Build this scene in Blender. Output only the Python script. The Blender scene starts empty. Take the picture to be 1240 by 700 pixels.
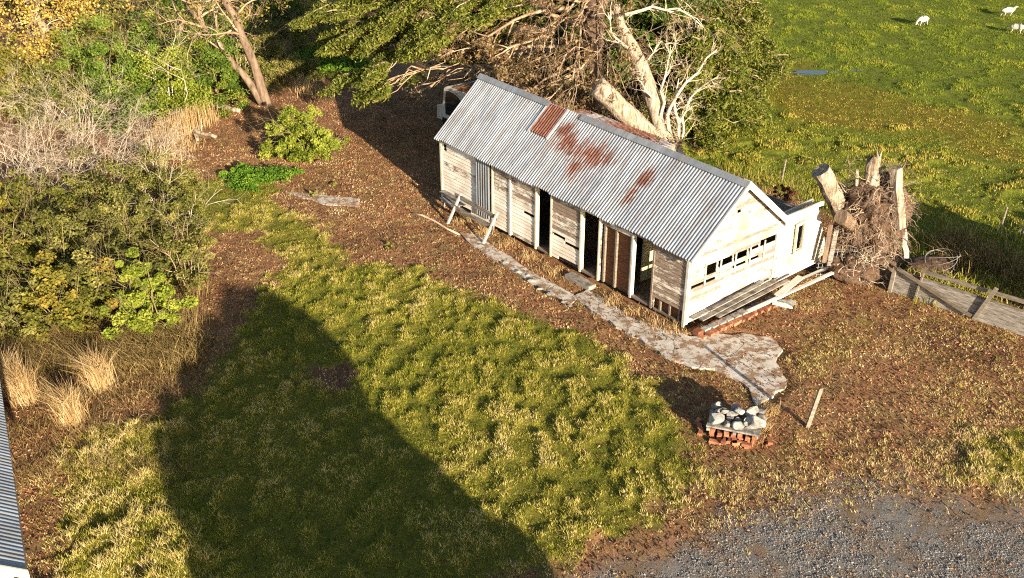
import bpy, math, random
import numpy as np
from mathutils import Vector
random.seed(7); RNG = np.random.default_rng(11)
C = bpy.context.scene.collection
PI = math.pi
# ------------------------------------------------------------------ camera
F_PX, TH, CH = 1200.0, math.radians(27.45), 14.23
cam = bpy.data.cameras.new('camera'); cam.sensor_width = 36; cam.lens = 36*F_PX/1240
cam.clip_end = 3000; cam.clip_start = 0.1
co = bpy.data.objects.new('camera', cam); C.objects.link(co)
co.location = (0, 0, CH); co.rotation_euler = (PI/2-TH, 0, 0)
bpy.context.scene.camera = co

def ray(x, y):
    a = (x-620)/F_PX; b = -(y-350)/F_PX
    return np.array([a, math.cos(TH)+b*math.sin(TH), -math.sin(TH)+b*math.cos(TH)])
def G(x, y, z=0.0):                    # surveyed ground position of a photo point
    r = ray(x, y); t = (z-CH)/r[2]
    return np.array([r[0]*t, r[1]*t, z])
def PY(x, y, Y):                       # point on the vertical plane y = Y
    r = ray(x, y); t = Y/r[1]
    return np.array([r[0]*t, Y, CH+r[2]*t])
# ------------------------------------------------------------------ noise
def vnoise(x, y, s, seed=0):
    x = np.asarray(x)/s; y = np.asarray(y)/s
    xi = np.floor(x).astype(np.int64); yi = np.floor(y).astype(np.int64)
    fx = x-xi; fy = y-yi; fx = fx*fx*(3-2*fx); fy = fy*fy*(3-2*fy)
    def h(a, b):
        n = (a*374761393 + b*668265263 + seed*1442695041) & 0xffffffff
        n = ((n ^ (n >> 13))*1274126177) & 0xffffffff
        return ((n ^ (n >> 16)) & 0xffff)/65535.0
    return (h(xi, yi)*(1-fx)+h(xi+1, yi)*fx)*(1-fy)+(h(xi, yi+1)*(1-fx)+h(xi+1, yi+1)*fx)*fy
def fbm(x, y, s, seed=0, o=4):
    r = 0; a = 1; t = 0
    for i in range(o):
        r = r+a*vnoise(x, y, s/(2**i), seed+i*17); t += a; a *= .5
    return r/t
def polyin(x, y, poly):                # signed distance, positive inside
    P = np.array(poly)[:, :2]; ins = np.zeros(x.shape, bool); dm = np.full(x.shape, 1e9)
    for i in range(len(P)):
        a = P[i]; b = P[(i+1) % len(P)]
        c = ((a[1] > y) != (b[1] > y)) & (x < (b[0]-a[0])*(y-a[1])/(b[1]-a[1]+1e-12)+a[0])
        ins ^= c
        d = b-a; t = np.clip(((x-a[0])*d[0]+(y-a[1])*d[1])/(d@d+1e-12), 0, 1)
        dm = np.minimum(dm, np.hypot(x-a[0]-t*d[0], y-a[1]-t*d[1]))
    return np.where(ins, dm, -dm)
def sm(x, a, b):
    t = np.clip((x-a)/(b-a), 0, 1); return t*t*(3-2*t)
# ------------------------------------------------------------------ materials
def nodes(name):
    m = bpy.data.materials.new(name); m.use_nodes = True
    nt = m.node_tree; b = nt.nodes['Principled BSDF']
    return m, nt, b
class NT:
    def __init__(s, nt): s.nt = nt
    def n(s, t, **k):
        o = s.nt.nodes.new(t)
        for a, v in k.items(): setattr(o, a, v)
        return o
    def l(s, a, b): s.nt.links.new(a, b)
    def attr(s, name): return s.n('ShaderNodeAttribute', attribute_name=name)
    def noise(s, vec, scale, detail=6, rough=.6, sc=None):
        if sc is not None:
            mp = s.n('ShaderNodeMapping'); mp.inputs['Scale'].default_value = sc; s.l(vec, mp.inputs['Vector']); vec = mp.outputs[0]
        o = s.n('ShaderNodeTexNoise'); o.inputs['Scale'].default_value = scale
        o.inputs['Detail'].default_value = detail; o.inputs['Roughness'].default_value = rough
        s.l(vec, o.inputs['Vector']); return o.outputs['Fac']
    def ramp(s, fac, stops):
        r = s.n('ShaderNodeValToRGB'); e = r.color_ramp.elements
        while len(e) < len(stops): e.new(.5)
        for i, (p, c) in enumerate(stops):
            e[i].position = p; e[i].color = (c[0], c[1], c[2], 1) if not isinstance(c, (int, float)) else (c, c, c, 1)
        s.l(fac, r.inputs[0]); return r.outputs[0]
    def mix(s, fac, a, b, mode='MIX'):
        m = s.n('ShaderNodeMix', data_type='RGBA', blend_type=mode)
        for i, v in ((0, fac), (6, a), (7, b)):
            if isinstance(v, (int, float)): m.inputs[i].default_value = v
            elif isinstance(v, tuple): m.inputs[i].default_value = (*v, 1)
            else: s.l(v, m.inputs[i])
        return m.outputs[2]
    def math(s, op, a, b=0.0, clamp=False):
        m = s.n('ShaderNodeMath', operation=op); m.use_clamp = clamp
        for i, v in ((0, a), (1, b)):
            if isinstance(v, (int, float)): m.inputs[i].default_value = v
            else: s.l(v, m.inputs[i])
        return m.outputs[0]
    def bump(s, h, bsdf, st=.5, d=.02):
        b = s.n('ShaderNodeBump'); b.inputs['Strength'].default_value = st; b.inputs['Distance'].default_value = d
        s.l(h, b.inputs['Height']); s.l(b.outputs[0], bsdf.inputs['Normal'])
def mat_noise(name, stops, scale=6, sc=None, rough=.85, bump=.4, bd=.02, fine=None, spec=.2, tint=None):
    m, nt, b = nodes(name); N = NT(nt); v = N.attr('lc').outputs['Vector']
    f = N.noise(v, scale, 8, .65, sc); c = N.ramp(f, stops)
    if fine:
        f2 = N.noise(v, fine[0], 4, .7, sc); c = N.mix(fine[1], c, N.ramp(f2, [(.3, (0.05, .05, .05)), (.7, (1, 1, 1))]), 'MULTIPLY')
    if tint:
        t = N.attr('tint').outputs['Fac']; c = N.mix(tint[0], c, N.ramp(t, tint[1]), 'MULTIPLY')
    N.l(c, b.inputs['Base Color']); b.inputs['Roughness'].default_value = rough
    b.inputs['Specular IOR Level'].default_value = spec
    if bump: N.bump(f, b, bump, bd)
    return m
def mat_leaf(name, stops, trans=.25, rough=.6):
    m, nt, b = nodes(name); N = NT(nt)
    c = N.ramp(N.attr('tint').outputs['Fac'], stops)
    N.l(c, b.inputs['Base Color']); b.inputs['Roughness'].default_value = rough
    b.inputs['Specular IOR Level'].default_value = .15
    if trans:
        tr = N.n('ShaderNodeBsdfTranslucent'); N.l(c, tr.inputs[0]); mx = N.n('ShaderNodeMixShader'); mx.inputs[0].default_value = trans
        N.l(b.outputs[0], mx.inputs[1]); N.l(tr.outputs[0], mx.inputs[2])
        N.l(mx.outputs[0], nt.nodes['Material Output'].inputs[0])
    return m
def mat_paint(name, paint=(.78, .75, .68), wood=((.10, .075, .06), (.26, .21, .17)), edge=.5, stain=.5):
    # flaking paint over weathered boards; 'tint' = how much paint is left
    m, nt, b = nodes(name); N = NT(nt); v = N.attr('lc').outputs['Vector']; t = N.attr('tint').outputs['Fac']
    w = N.ramp(N.noise(v, 5, 8, .7, (1, 1, 9)), [(.3, wood[0]), (.7, wood[1])])
    n1 = N.noise(v, 2.2, 10, .72, (1, 1, 3.5)); n2 = N.noise(v, 14, 4, .7, (.6, .6, 3))
    s_ = N.math('ADD', N.math('MULTIPLY', n1, .7), N.math('MULTIPLY', n2, .3))
    k = N.math('ADD', s_, N.math('MULTIPLY', N.math('SUBTRACT', t, .5), .6))
    k = N.ramp(k, [(edge-.04, 0), (edge+.05, 1)])
    dirt = N.ramp(N.noise(v, 1.1, 6, .6, (1, 1, 1.5)), [(.35, (.62, .52, .42)), (.6, (1, 1, 1))])
    p = N.mix(stain, paint, dirt, 'MULTIPLY')
    c = N.mix(k, w, p)
    N.l(c, b.inputs['Base Color']); b.inputs['Roughness'].default_value = .75; b.inputs['Specular IOR Level'].default_value = .2
    N.bump(N.math('ADD', N.math('MULTIPLY', k, .5), n2), b, .35, .006)
    return m
M = {}
M['paint'] = mat_paint('weathered_paint', paint=(.46, .43, .38), stain=1.0)
M['paint_front'] = mat_paint('flaking_paint', paint=(.80, .75, .66), wood=((.13, .085, .06), (.36, .27, .20)), edge=.49, stain=.7)
M['trim'] = mat_paint('pale_trim', paint=(.72, .66, .45), edge=.38)
M['trim_white'] = mat_paint('white_trim', paint=(.58, .55, .49), edge=.40, stain=.7)
M['redwood'] = mat_noise('bare_red_boards', [(.3, (.10, .038, .018)), (.7, (.30, .13, .06))], 4, (1, 1, 10), bump=.5)
M['wood'] = mat_noise('weathered_wood', [(.3, (.16, .13, .10)), (.55, (.33, .28, .22)), (.8, (.50, .44, .36))], 3, (1, 1, 5), bump=.6, fine=(30, .4), tint=(1, [(0, (.5, .45, .4)), (1, (1.0, 1.0, 1.0))]))
M['greywood'] = mat_noise('grey_board', [(.35, (.09, .08, .07)), (.5, (.24, .215, .19)), (.65, (.38, .35, .30))], 3, (1, 1, 8), bump=.6, tint=(1, [(0, (.55, .48, .4)), (1, (1, 1, 1))]))
M['log'] = mat_noise('pale_dead_wood', [(.34, (.10, .07, .045)), (.46, (.34, .26, .18)), (.58, (.50, .41, .31)), (.75, (.62, .53, .42))], 5, (1.6, 1.6, .3), bump=1, bd=.05, fine=(16, .6))
M['bark'] = mat_noise('brown_bark', [(.3, (.07, .045, .03)), (.7, (.26, .18, .12))], 5, (1, 1, .25), bump=1, bd=.05)
M['barkpale'] = mat_noise('pale_bark', [(.3, (.16, .11, .07)), (.7, (.42, .32, .21))], 4, (1, 1, .3), bump=1, bd=.04)
M['barkdark'] = mat_noise('dark_bark', [(.3, (.03, .02, .015)), (.7, (.13, .08, .05))], 5, (1, 1, .25), bump=1, bd=.05)
def twig(name, a, b_): return mat_noise(name, [(.35, a), (.65, b_)], 3, None, bump=0)
M['twiggrey'] = twig('grey_twigs', (.28, .21, .15), (.60, .50, .38))
M['twigbrown'] = twig('brown_dead_twigs', (.16, .10, .06), (.46, .33, .21))
M['twigpale'] = twig('pale_branches', (.40, .30, .20), (.68, .56, .42))
M['twigolive'] = twig('olive_twigs', (.12, .09, .04), (.30, .24, .11))
M['root'] = twig('root_wood', (.12, .075, .05), (.42, .31, .22))
M['soil'] = mat_noise('clodded_soil', [(.3, (.045, .027, .018)), (.7, (.19, .115, .07))], 5, None, bump=1, bd=.12, fine=(18, .5))
M['rockpale'] = mat_noise('pale_rock', [(.34, (.13, .12, .11)), (.5, (.34, .32, .29)), (.7, (.55, .53, .48))], 4, None, bump=.8, bd=.03, fine=(20, .3), tint=(1, [(0, (.35, .33, .33)), (1, (1, 1, 1))]))
M['brick'] = mat_noise('old_brick', [(.3, (.26, .085, .04)), (.7, (.52, .24, .13))], 8, None, bump=.1, bd=.004, tint=(1, [(0, (.40, .36, .36)), (1, (1, 1, 1))]))
M['concrete'] = None
M['metal'] = mat_noise('dull_steel', [(.3, (.30, .33, .36)), (.7, (.50, .53, .55))], 3, (1, 1, .5), rough=.5, bump=0, spec=.5)
M['black'] = mat_noise('dark_void', [(.3, (.012, .012, .014)), (.7, (.03, .03, .03))], 3, bump=0)
M['wire'] = mat_noise('fence_wire', [(.3, (.35, .35, .34)), (.7, (.55, .55, .52))], 9, bump=0)
M['wool'] = mat_noise('fleece', [(.3, (.34, .30, .23)), (.7, (.52, .48, .40))], 9, bump=.8, bd=.03, rough=.95)
M['litter_red'] = mat_noise('leaf_covered_rust', [(.3, (.17, .06, .025)), (.5, (.36, .15, .06)), (.7, (.55, .33, .17))], 9, bump=.7)
M['vanwhite'] = mat_paint('van_paint', paint=(.62, .62, .60), edge=.30)
M['glass'] = mat_noise('dark_glass', [(.3, (.015, .017, .02)), (.7, (.03, .035, .04))], 2, rough=.15, bump=0, spec=.5)
M['inner'] = mat_noise('cream_lining', [(.3, (.38, .30, .14)), (.7, (.66, .57, .34))], 2, None, bump=.2)
M['shaded_lining'] = mat_noise('shaded_lining', [(.3, (.03, .022, .015)), (.7, (.09, .07, .05))], 3, None, bump=0)  # indoor shade put into the colour of back wall and rear partitions
M['floor'] = mat_noise('floor_boards', [(.3, (.06, .045, .03)), (.7, (.18, .13, .09))], 4, (1, 6, 1))
# concrete with cracks and moss
m, nt, b = nodes('worn_concrete'); N = NT(nt); v = N.attr('lc').outputs['Vector']
c = N.ramp(N.noise(v, 1.6, 12, .8), [(.34, (.26, .21, .16)), (.48, (.44, .39, .33)), (.66, (.58, .54, .48))])
vo = N.n('ShaderNodeTexVoronoi', feature='DISTANCE_TO_EDGE'); vo.inputs['Scale'].default_value = .85
dn = N.n('ShaderNodeTexNoise'); dn.inputs['Scale'].default_value = 2.2; dn.inputs['Detail'].default_value = 6; N.l(v, dn.inputs['Vector'])
N.l(N.mix(.22, v, dn.outputs['Color']), vo.inputs['Vector'])
cr = N.ramp(vo.outputs['Distance'], [(.003, 0), (.010, 1)])
brk = N.ramp(N.noise(v, .8, 3, .5), [(.38, 1), (.44, 0)]); cr = N.math('MAXIMUM', cr, brk)
c = N.mix(cr, (.05, .035, .025), c)
lit = N.ramp(N.noise(v, 2.6, 9, .75), [(.49, 0), (.54, 1)])
c = N.mix(lit, c, N.ramp(N.noise(v, 40, 4, .7), [(.35, (.10, .05, .03)), (.65, (.34, .22, .12))]))
N.l(c, b.inputs['Base Color']); b.inputs['Roughness'].default_value = .9
N.bump(N.math('ADD', N.math('MULTIPLY', cr, .6), N.noise(v, 30, 4, .7)), b, .5, .01); M['concrete'] = m
# galvanised iron with rust ('rust' attribute is the stain's own map)
def iron(name, base=((.20, .22, .25), (.50, .52, .54)), bias=0.0, metal=.15):
    m, nt, b = nodes(name); N = NT(nt); v = N.attr('lc').outputs['Vector']
    z = N.ramp(N.noise(v, 1.6, 8, .7, (2.2, .5, .5)), [(.3, base[0]), (.7, base[1])])
    t = N.attr('tint').outputs['Fac']; z = N.mix(1.0, z, N.ramp(t, [(0, (.62, .66, .72)), (1, (1.0, 1.0, 1.0))]), 'MULTIPLY')
    st = N.ramp(N.noise(v, 2.0, 8, .7, (5, .35, .35)), [(.46, 0), (.66, .8)])
    z = N.mix(st, z, (.20, .16, .13))
    r = N.attr('rust').outputs['Fac']
    k = N.math('ADD', N.math('ADD', r, bias), N.math('MULTIPLY', N.math('SUBTRACT', N.noise(v, 5, 8, .75, (3.6, .45, .45)), .5), 2.0))
    k = N.ramp(k, [(.34, 0), (.66, 1)])
    rc = N.ramp(N.noise(v, 6, 8, .7, (2, .7, .7)), [(.3, (.05, .020, .013)), (.55, (.16, .058, .034)), (.75, (.29, .14, .09))])
    c = N.mix(k, z, rc); N.l(c, b.inputs['Base Color'])
    mr = N.ramp(k, [(0, metal), (1, 0)]); N.l(mr, b.inputs['Metallic'])
    rr = N.ramp(k, [(0, .42), (1, .9)]); N.l(rr, b.inputs['Roughness'])
    return m
M['iron'] = iron('corrugated_iron'); M['ironrust'] = iron('rusty_iron', bias=.55)
M['ironblue'] = iron('blue_grey_iron', base=((.17, .19, .21), (.34, .37, .40)), bias=-.3)
# ground
m, nt, b = nodes('ground_surface'); N = NT(nt); v = N.attr('lc').outputs['Vector']
zo = N.n('ShaderNodeSeparateColor'); N.l(N.attr('zone').outputs['Color'], zo.inputs[0])
f1 = N.noise(v, 1.0, 10, .72); f2 = N.noise(v, 9, 8, .75); f3 = N.noise(v, 45, 5, .8)
dirt = N.mix(.5, N.ramp(f2, [(.34, (.09, .040, .022)), (.5, (.25, .12, .058)), (.66, (.42, .24, .13))]), N.ramp(f3, [(.36, (.07, .032, .018)), (.5, (.25, .12, .058)), (.64, (.52, .33, .19))]))
big_ = N.ramp(N.noise(v, .35, 6, .65), [(.38, (.68, .64, .60)), (.60, (1.12, 1.08, 1.02))]); dirt = N.mix(1.0, dirt, big_, 'MULTIPLY')
dirt = N.mix(N.ramp(f1, [(.45, 0), (.65, .7)]), dirt, N.ramp(f3, [(.35, (.10, .07, .03)), (.7, (.30, .24, .10))]))
gr = N.mix(.5, N.ramp(f3, [(.34, (.03, .028, .006)), (.5, (.12, .12, .014)), (.66, (.32, .26, .05))]), N.ramp(f2, [(.35, (.05, .055, .008)), (.65, (.22, .19, .03))]))
fld = N.mix(.5, N.ramp(f2, [(.3, (.05, .065, .007)), (.5, (.105, .135, .012)), (.7, (.18, .19, .026))]), N.ramp(f3, [(.3, (.04, .05, .006)), (.7, (.20, .20, .03))]))
wet = N.ramp(N.noise(v, 3, 8, .7), [(.3, (.07, .06, .008)), (.5, (.14, .12, .012)), (.7, (.22, .15, .025))])
vg = N.n('ShaderNodeTexVoronoi'); vg.inputs['Scale'].default_value = 28; N.l(v, vg.inputs['Vector'])
gv = N.ramp(f3, [(.36, (.075, .066, .058)), (.64, (.27, .25, .23))])
gv = N.mix(N.ramp(f1, [(.45, 0), (.6, .9)]), gv, N.ramp(f3, [(.3, (.07, .04, .02)), (.7, (.28, .18, .10))]))
c = N.mix(zo.outputs[0], dirt, gr)
c = N.mix(zo.outputs[1], c, gv)
c = N.mix(N.attr('field').outputs['Fac'], c, fld)
c = N.mix(N.attr('wet').outputs['Fac'], c, wet)
c = N.mix(N.math('MULTIPLY', zo.outputs[2], .85), c, N.ramp(f3, [(.3, (.05, .022, .015)), (.7, (.20, .10, .06))]))
N.l(c, b.inputs['Base Color']); b.inputs['Roughness'].default_value = .95; b.inputs['Specular IOR Level'].default_value = .1
N.bump(N.math('ADD', f2, N.math('MULTIPLY', f3, .6)), b, .9, .06); M['ground'] = m
m, nt, b = nodes('puddle_water'); b.inputs['Base Color'].default_value = (.03, .03, .028, 1); b.inputs['Roughness'].default_value = .06
N = NT(nt); N.bump(N.noise(N.attr('lc').outputs['Vector'], 3, 2), b, .05, .01); M['water'] = m

GRASS = [(0, (.06, .11, .008)), (.3, (.16, .19, .015)), (.55, (.33, .30, .036)), (.8, (.52, .43, .12)), (1, (.66, .52, .24))]
M['grass'] = mat_leaf('grass_blades', GRASS, .3)
M['fieldgrass'] = mat_leaf('pasture_blades', [(0, (.065, .10, .007)), (.4, (.155, .205, .014)), (.7, (.31, .29, .032)), (1, (.50, .37, .08))], .3)
M['litter'] = mat_leaf('fallen_leaves', [(0, (.08, .035, .018)), (.35, (.21, .095, .043)), (.65, (.34, .17, .080)), (.9, (.45, .27, .14)), (1, (.58, .42, .27))], .1)
M['chips'] = mat_leaf('gravel_chips', [(0, (.08, .075, .07)), (.5, (.20, .19, .18)), (.85, (.33, .32, .31)), (1, (.55, .54, .52))], 0)
M['bracken'] = mat_leaf('dead_bracken', [(0, (.07, .045, .015)), (.5, (.19, .13, .045)), (1, (.40, .29, .12))], .2)
M['straw'] = mat_leaf('dry_straw', [(0, (.20, .11, .045)), (.5, (.42, .28, .12)), (1, (.66, .52, .30))], .25)
M['l_olive'] = mat_leaf('olive_leaves', [(0, (.045, .050, .010)), (.5, (.14, .14, .028)), (1, (.32, .28, .075))])
M['l_green'] = mat_leaf('green_leaves', [(0, (.035, .060, .008)), (.5, (.09, .14, .016)), (1, (.20, .25, .04))])
M['l_lime'] = mat_leaf('lime_leaves', [(0, (.07, .09, .010)), (.5, (.19, .225, .024)), (1, (.36, .37, .06))])
M['l_vivid'] = mat_leaf('vivid_weed_leaves', [(0, (.03, .07, .006)), (.5, (.09, .18, .014)), (1, (.20, .30, .03))])
M['l_yellow'] = mat_leaf('yellow_leaves', [(0, (.15, .10, .02)), (.5, (.38, .25, .045)), (1, (.60, .44, .12))])
M['l_orange'] = mat_leaf('mixed_autumn_leaves', [(0, (.05, .055, .008)), (.5, (.13, .13, .018)), (.8, (.25, .20, .03)), (1, (.40, .20, .05))])
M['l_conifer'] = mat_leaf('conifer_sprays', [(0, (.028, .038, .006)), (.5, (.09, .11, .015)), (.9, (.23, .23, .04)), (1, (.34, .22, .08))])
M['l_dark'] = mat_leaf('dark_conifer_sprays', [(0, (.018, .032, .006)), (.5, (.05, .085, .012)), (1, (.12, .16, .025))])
M['l_red'] = mat_leaf('red_brown_leaves', [(0, (.08, .018, .012)), (1, (.24, .06, .035))])
M['l_deadcon'] = mat_leaf('dead_brown_sprays', [(0, (.035, .025, .010)), (.5, (.13, .085, .035)), (1, (.32, .21, .10))])
# ------------------------------------------------------------------ mesh building
ORG = {}                                 # object name -> world origin
def tag(o, label=None, cat=None, group=None, kind=None):
    if label: o['label'] = label
    if cat: o['category'] = cat
    if group: o['group'] = group
    if kind: o['kind'] = kind
    return o
def thing(name, loc, label, cat, group=None):
    o = bpy.data.objects.new(name, None); C.objects.link(o); o.empty_display_size = .3
    loc = np.array([float(a) for a in loc]); o.location = loc; ORG[o.name] = loc
    return tag(o, label, cat, group)
def npmesh(name, V, F, mat, parent=None, origin=None, attrs=None, lc=None, smooth=False, cols=None):
    V = np.asarray(V, np.float32); org = ORG[parent.name] if parent is not None else (np.array(origin, float) if origin is not None else np.zeros(3))
    me = bpy.data.meshes.new(name)
    if isinstance(F, np.ndarray):
        k = F.shape[1]; nf = len(F); loops = F.reshape(-1).astype(np.int32); st = np.arange(nf, dtype=np.int32)*k
    else:
        nf = len(F); loops = np.fromiter((i for f in F for i in f), np.int32)
        ln = np.array([len(f) for f in F]); st = np.concatenate([[0], np.cumsum(ln)[:-1]]).astype(np.int32)
    me.vertices.add(len(V)); me.vertices.foreach_set('co', (V-org.astype(np.float32)).reshape(-1))
    me.loops.add(len(loops)); me.loops.foreach_set('vertex_index', loops)
    me.polygons.add(nf); me.polygons.foreach_set('loop_start', st)
    me.update(calc_edges=True); me.validate()
    me.polygons.foreach_set('use_smooth', np.full(len(me.polygons), bool(smooth)))
    a = me.attributes.new('lc', 'FLOAT_VECTOR', 'POINT'); a.data.foreach_set('vector', np.asarray(V if lc is None else lc, np.float32).reshape(-1))
    for k_, v_ in (attrs or {}).items():
        a = me.attributes.new(k_, 'FLOAT', 'POINT'); a.data.foreach_set('value', np.asarray(v_, np.float32))
    for k_, v_ in (cols or {}).items():
        a = me.attributes.new(k_, 'FLOAT_COLOR', 'POINT'); a.data.foreach_set('color', np.asarray(v_, np.float32).reshape(-1))
    me.materials.append(mat)
    o = bpy.data.objects.new(name, me); C.objects.link(o)
    if parent is not None: o.parent = parent; ORG[o.name] = org
    else: o.location = org; ORG[o.name] = org
    return o
class MB:
    def __init__(s, T=None): s.v = []; s.f = []; s.t = []; s.T = T; s.tint = .7
    def add(s, vs, fs, tint=None):
        b = len(s.v); s.v += [tuple(map(float, p)) for p in vs]; s.f += [tuple(b+i for i in f) for f in fs]
        s.t += [s.tint if tint is None else tint]*len(vs); return s
    def hexa(s, c8, tint=None):
        return s.add(c8, [(0, 3, 2, 1), (4, 5, 6, 7), (0, 1, 5, 4), (1, 2, 6, 5), (2, 3, 7, 6), (3, 0, 4, 7)], tint)
    def box(s, x0, x1, y0, y1, z0, z1, tint=None):
        return s.hexa([(x0, y0, z0), (x1, y0, z0), (x1, y1, z0), (x0, y1, z0), (x0, y0, z1), (x1, y0, z1), (x1, y1, z1), (x0, y1, z1)], tint)
    def beam(s, p, q, w, h, up=(0, 0, 1), tint=None, j=0.0):
        p = Vector(p); q = Vector(q); d = (q-p).normalized(); up = Vector(up)
        sd = d.cross(up).normalized(); u = sd.cross(d).normalized(); r = []
        for c in (p, q):
            for a, b_ in ((-1, -1), (1, -1), (1, 1), (-1, 1)):
                r.append(c+sd*(a*w/2*(1+random.uniform(-j, j)))+u*(b_*h/2*(1+random.uniform(-j, j)))+d*random.uniform(-j, j)*w)
        return s.add(r, [(0, 3, 2, 1), (4, 5, 6, 7), (0, 1, 5, 4), (1, 2, 6, 5), (2, 3, 7, 6), (3, 0, 4, 7)], tint)
    def tube(s, pts, rad, n=8, tint=None, rough=0.0, cap=True):
        pts = [Vector(p) for p in pts]; rings = []
        ref = Vector((.3, .2, 1)).normalized()
        if abs((pts[-1]-pts[0]).normalized().dot(ref)) > .9: ref = Vector((1, 0.1, 0)).normalized()
        vs = []; fs = []
        for i, p in enumerate(pts):
            d = (pts[min(i+1, len(pts)-1)]-pts[max(i-1, 0)]).normalized()
            a = d.cross(ref).normalized(); b_ = d.cross(a)
            for k in range(n):
                an = 2*PI*k/n; r = rad[i]*(1+random.uniform(-rough, rough))
                vs.append(p+a*math.cos(an)*r+b_*math.sin(an)*r)
        for i in range(len(pts)-1):
            for k in range(n):
                k2 = (k+1) % n; fs.append((i*n+k, i*n+k2, (i+1)*n+k2, (i+1)*n+k))
        if cap: fs.append(tuple(range(n-1, -1, -1))); fs.append(tuple((len(pts)-1)*n+k for k in range(n)))
        return s.add(vs, fs, tint)
    def build(s, name, mat, parent=None, origin=None, smooth=False, extra=None):
        lc = np.array(s.v); W = np.array([s.T(*p) for p in s.v]) if s.T else lc
        at = {'tint': s.t}
        if extra: at.update(extra(lc))
        return npmesh(name, W, s.f, mat, parent, origin, at, lc=lc, smooth=smooth)
def segs_mesh(name, segs, mat, parent=None, origin=None, n=4, **kw):
    S = np.array([np.concatenate([a, b_, [r0, r1]]) for a, b_, r0, r1 in segs]); P0 = S[:, :3]; P1 = S[:, 3:6]
    d = P1-P0; d /= np.linalg.norm(d, axis=1, keepdims=True)+1e-9
    ref = np.where(np.abs(d[:, 2:3]) > .9, np.array([[1., 0, 0]]), np.array([[0, 0, 1.]]))
    a = np.cross(d, ref); a /= np.linalg.norm(a, axis=1, keepdims=True)+1e-9; b_ = np.cross(d, a)
    V = np.zeros((len(S), 2*n, 3))
    for k in range(n):
        c, s_ = math.cos(2*PI*k/n), math.sin(2*PI*k/n); o = a*c+b_*s_
        V[:, k] = P0+o*S[:, 6:7]; V[:, n+k] = P1+o*S[:, 7:8]
    base = (np.arange(len(S))*2*n)[:, None]; Fs = []
    for k in range(n):
        k2 = (k+1) % n; Fs.append(base+np.array([[k, k2, n+k2, n+k]]))
    Fq = np.stack(Fs, 1).reshape(-1, 4)
    t = np.repeat(RNG.random(len(S)), 2*n)
    return npmesh(name, V.reshape(-1, 3), Fq, mat, parent, origin, {'tint': t}, smooth=True)
def grow(p, d, L, r, depth, out, kids=4, curl=.25, grav=0.0, steps=5, shrink=.6, spread=.9, tips=None, kmin=.25):
    p = np.array(p, float); d = np.array(d, float); d /= np.linalg.norm(d)
    st = L/steps; kidpos = sorted(random.uniform(kmin, 1) for _ in range(kids)) if depth > 0 else []
    ki = 0
    for i in range(steps):
        d2 = d+np.array([random.gauss(0, curl), random.gauss(0, curl), random.gauss(0, curl)-grav*.3]); d2 /= np.linalg.norm(d2)
        q = p+d2*st; r0 = r*(1-.75*i/steps); r1 = r*(1-.75*(i+1)/steps)
        out.append((p, q, r0, r1))
        while ki < len(kidpos) and kidpos[ki] <= (i+1)/steps:
            k = np.array([random.gauss(0, 1), random.gauss(0, 1), random.gauss(0, 1)-grav]); k -= d2*(k@d2); k /= np.linalg.norm(k)+1e-9
            nd = d2+k*spread
            grow(q, nd, L*shrink*random.uniform(.6, 1.1), max(r1*.7, .0035), depth-1, out, kids, curl, grav, max(3, steps-1), shrink, spread, tips, kmin)
            ki += 1
        p = q; d = d2
    if tips is not None and depth <= 1: tips.append(p)
    return p
def leaves(cent, size, out_dir=None, flat=.5, tint=None, aspect=1.6):
    n = len(cent); cent = np.asarray(cent, float)
    nr = RNG.normal(size=(n, 3)); nr[:, 2] += flat
    if out_dir is not None: nr += out_dir
    nr /= np.linalg.norm(nr, axis=1, keepdims=True)
    t = RNG.normal(size=(n, 3)); t -= nr*(t*nr).sum(1, keepdims=True); t /= np.linalg.norm(t, axis=1, keepdims=True)+1e-9
    b_ = np.cross(nr, t); s = (size*RNG.uniform(.6, 1.3, n))[:, None]
    V = np.stack([cent-t*s*aspect*.5, cent+b_*s*.5, cent+t*s*aspect*.5, cent-b_*s*.5], 1)
    F = np.arange(n*4).reshape(n, 4)
    tt = RNG.random(n) if tint is None else tint
    return V.reshape(-1, 3), F, np.repeat(np.clip(tt, 0, 1), 4)
def clump_points(centers, radii, n, squash=.7):
    k = RNG.integers(0, len(centers), n); c = np.asarray(centers)[k]; r = np.asarray(radii)[k]
    v = RNG.normal(size=(n, 3)); v /= np.linalg.norm(v, axis=1, keepdims=True); rad = RNG.random(n)**.45
    off = v*(rad*r)[:, None]; off[:, 2] *= squash
    return c+off, v, k
def zone_ground(x, y):
    return 0.0
HUT_O = np.array([4.99, 25.0, 0.0]); AZ = math.radians(51.2)
D = np.array([-math.cos(AZ), math.sin(AZ), 0]); Nn = np.array([math.sin(AZ), math.cos(AZ), 0])
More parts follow.
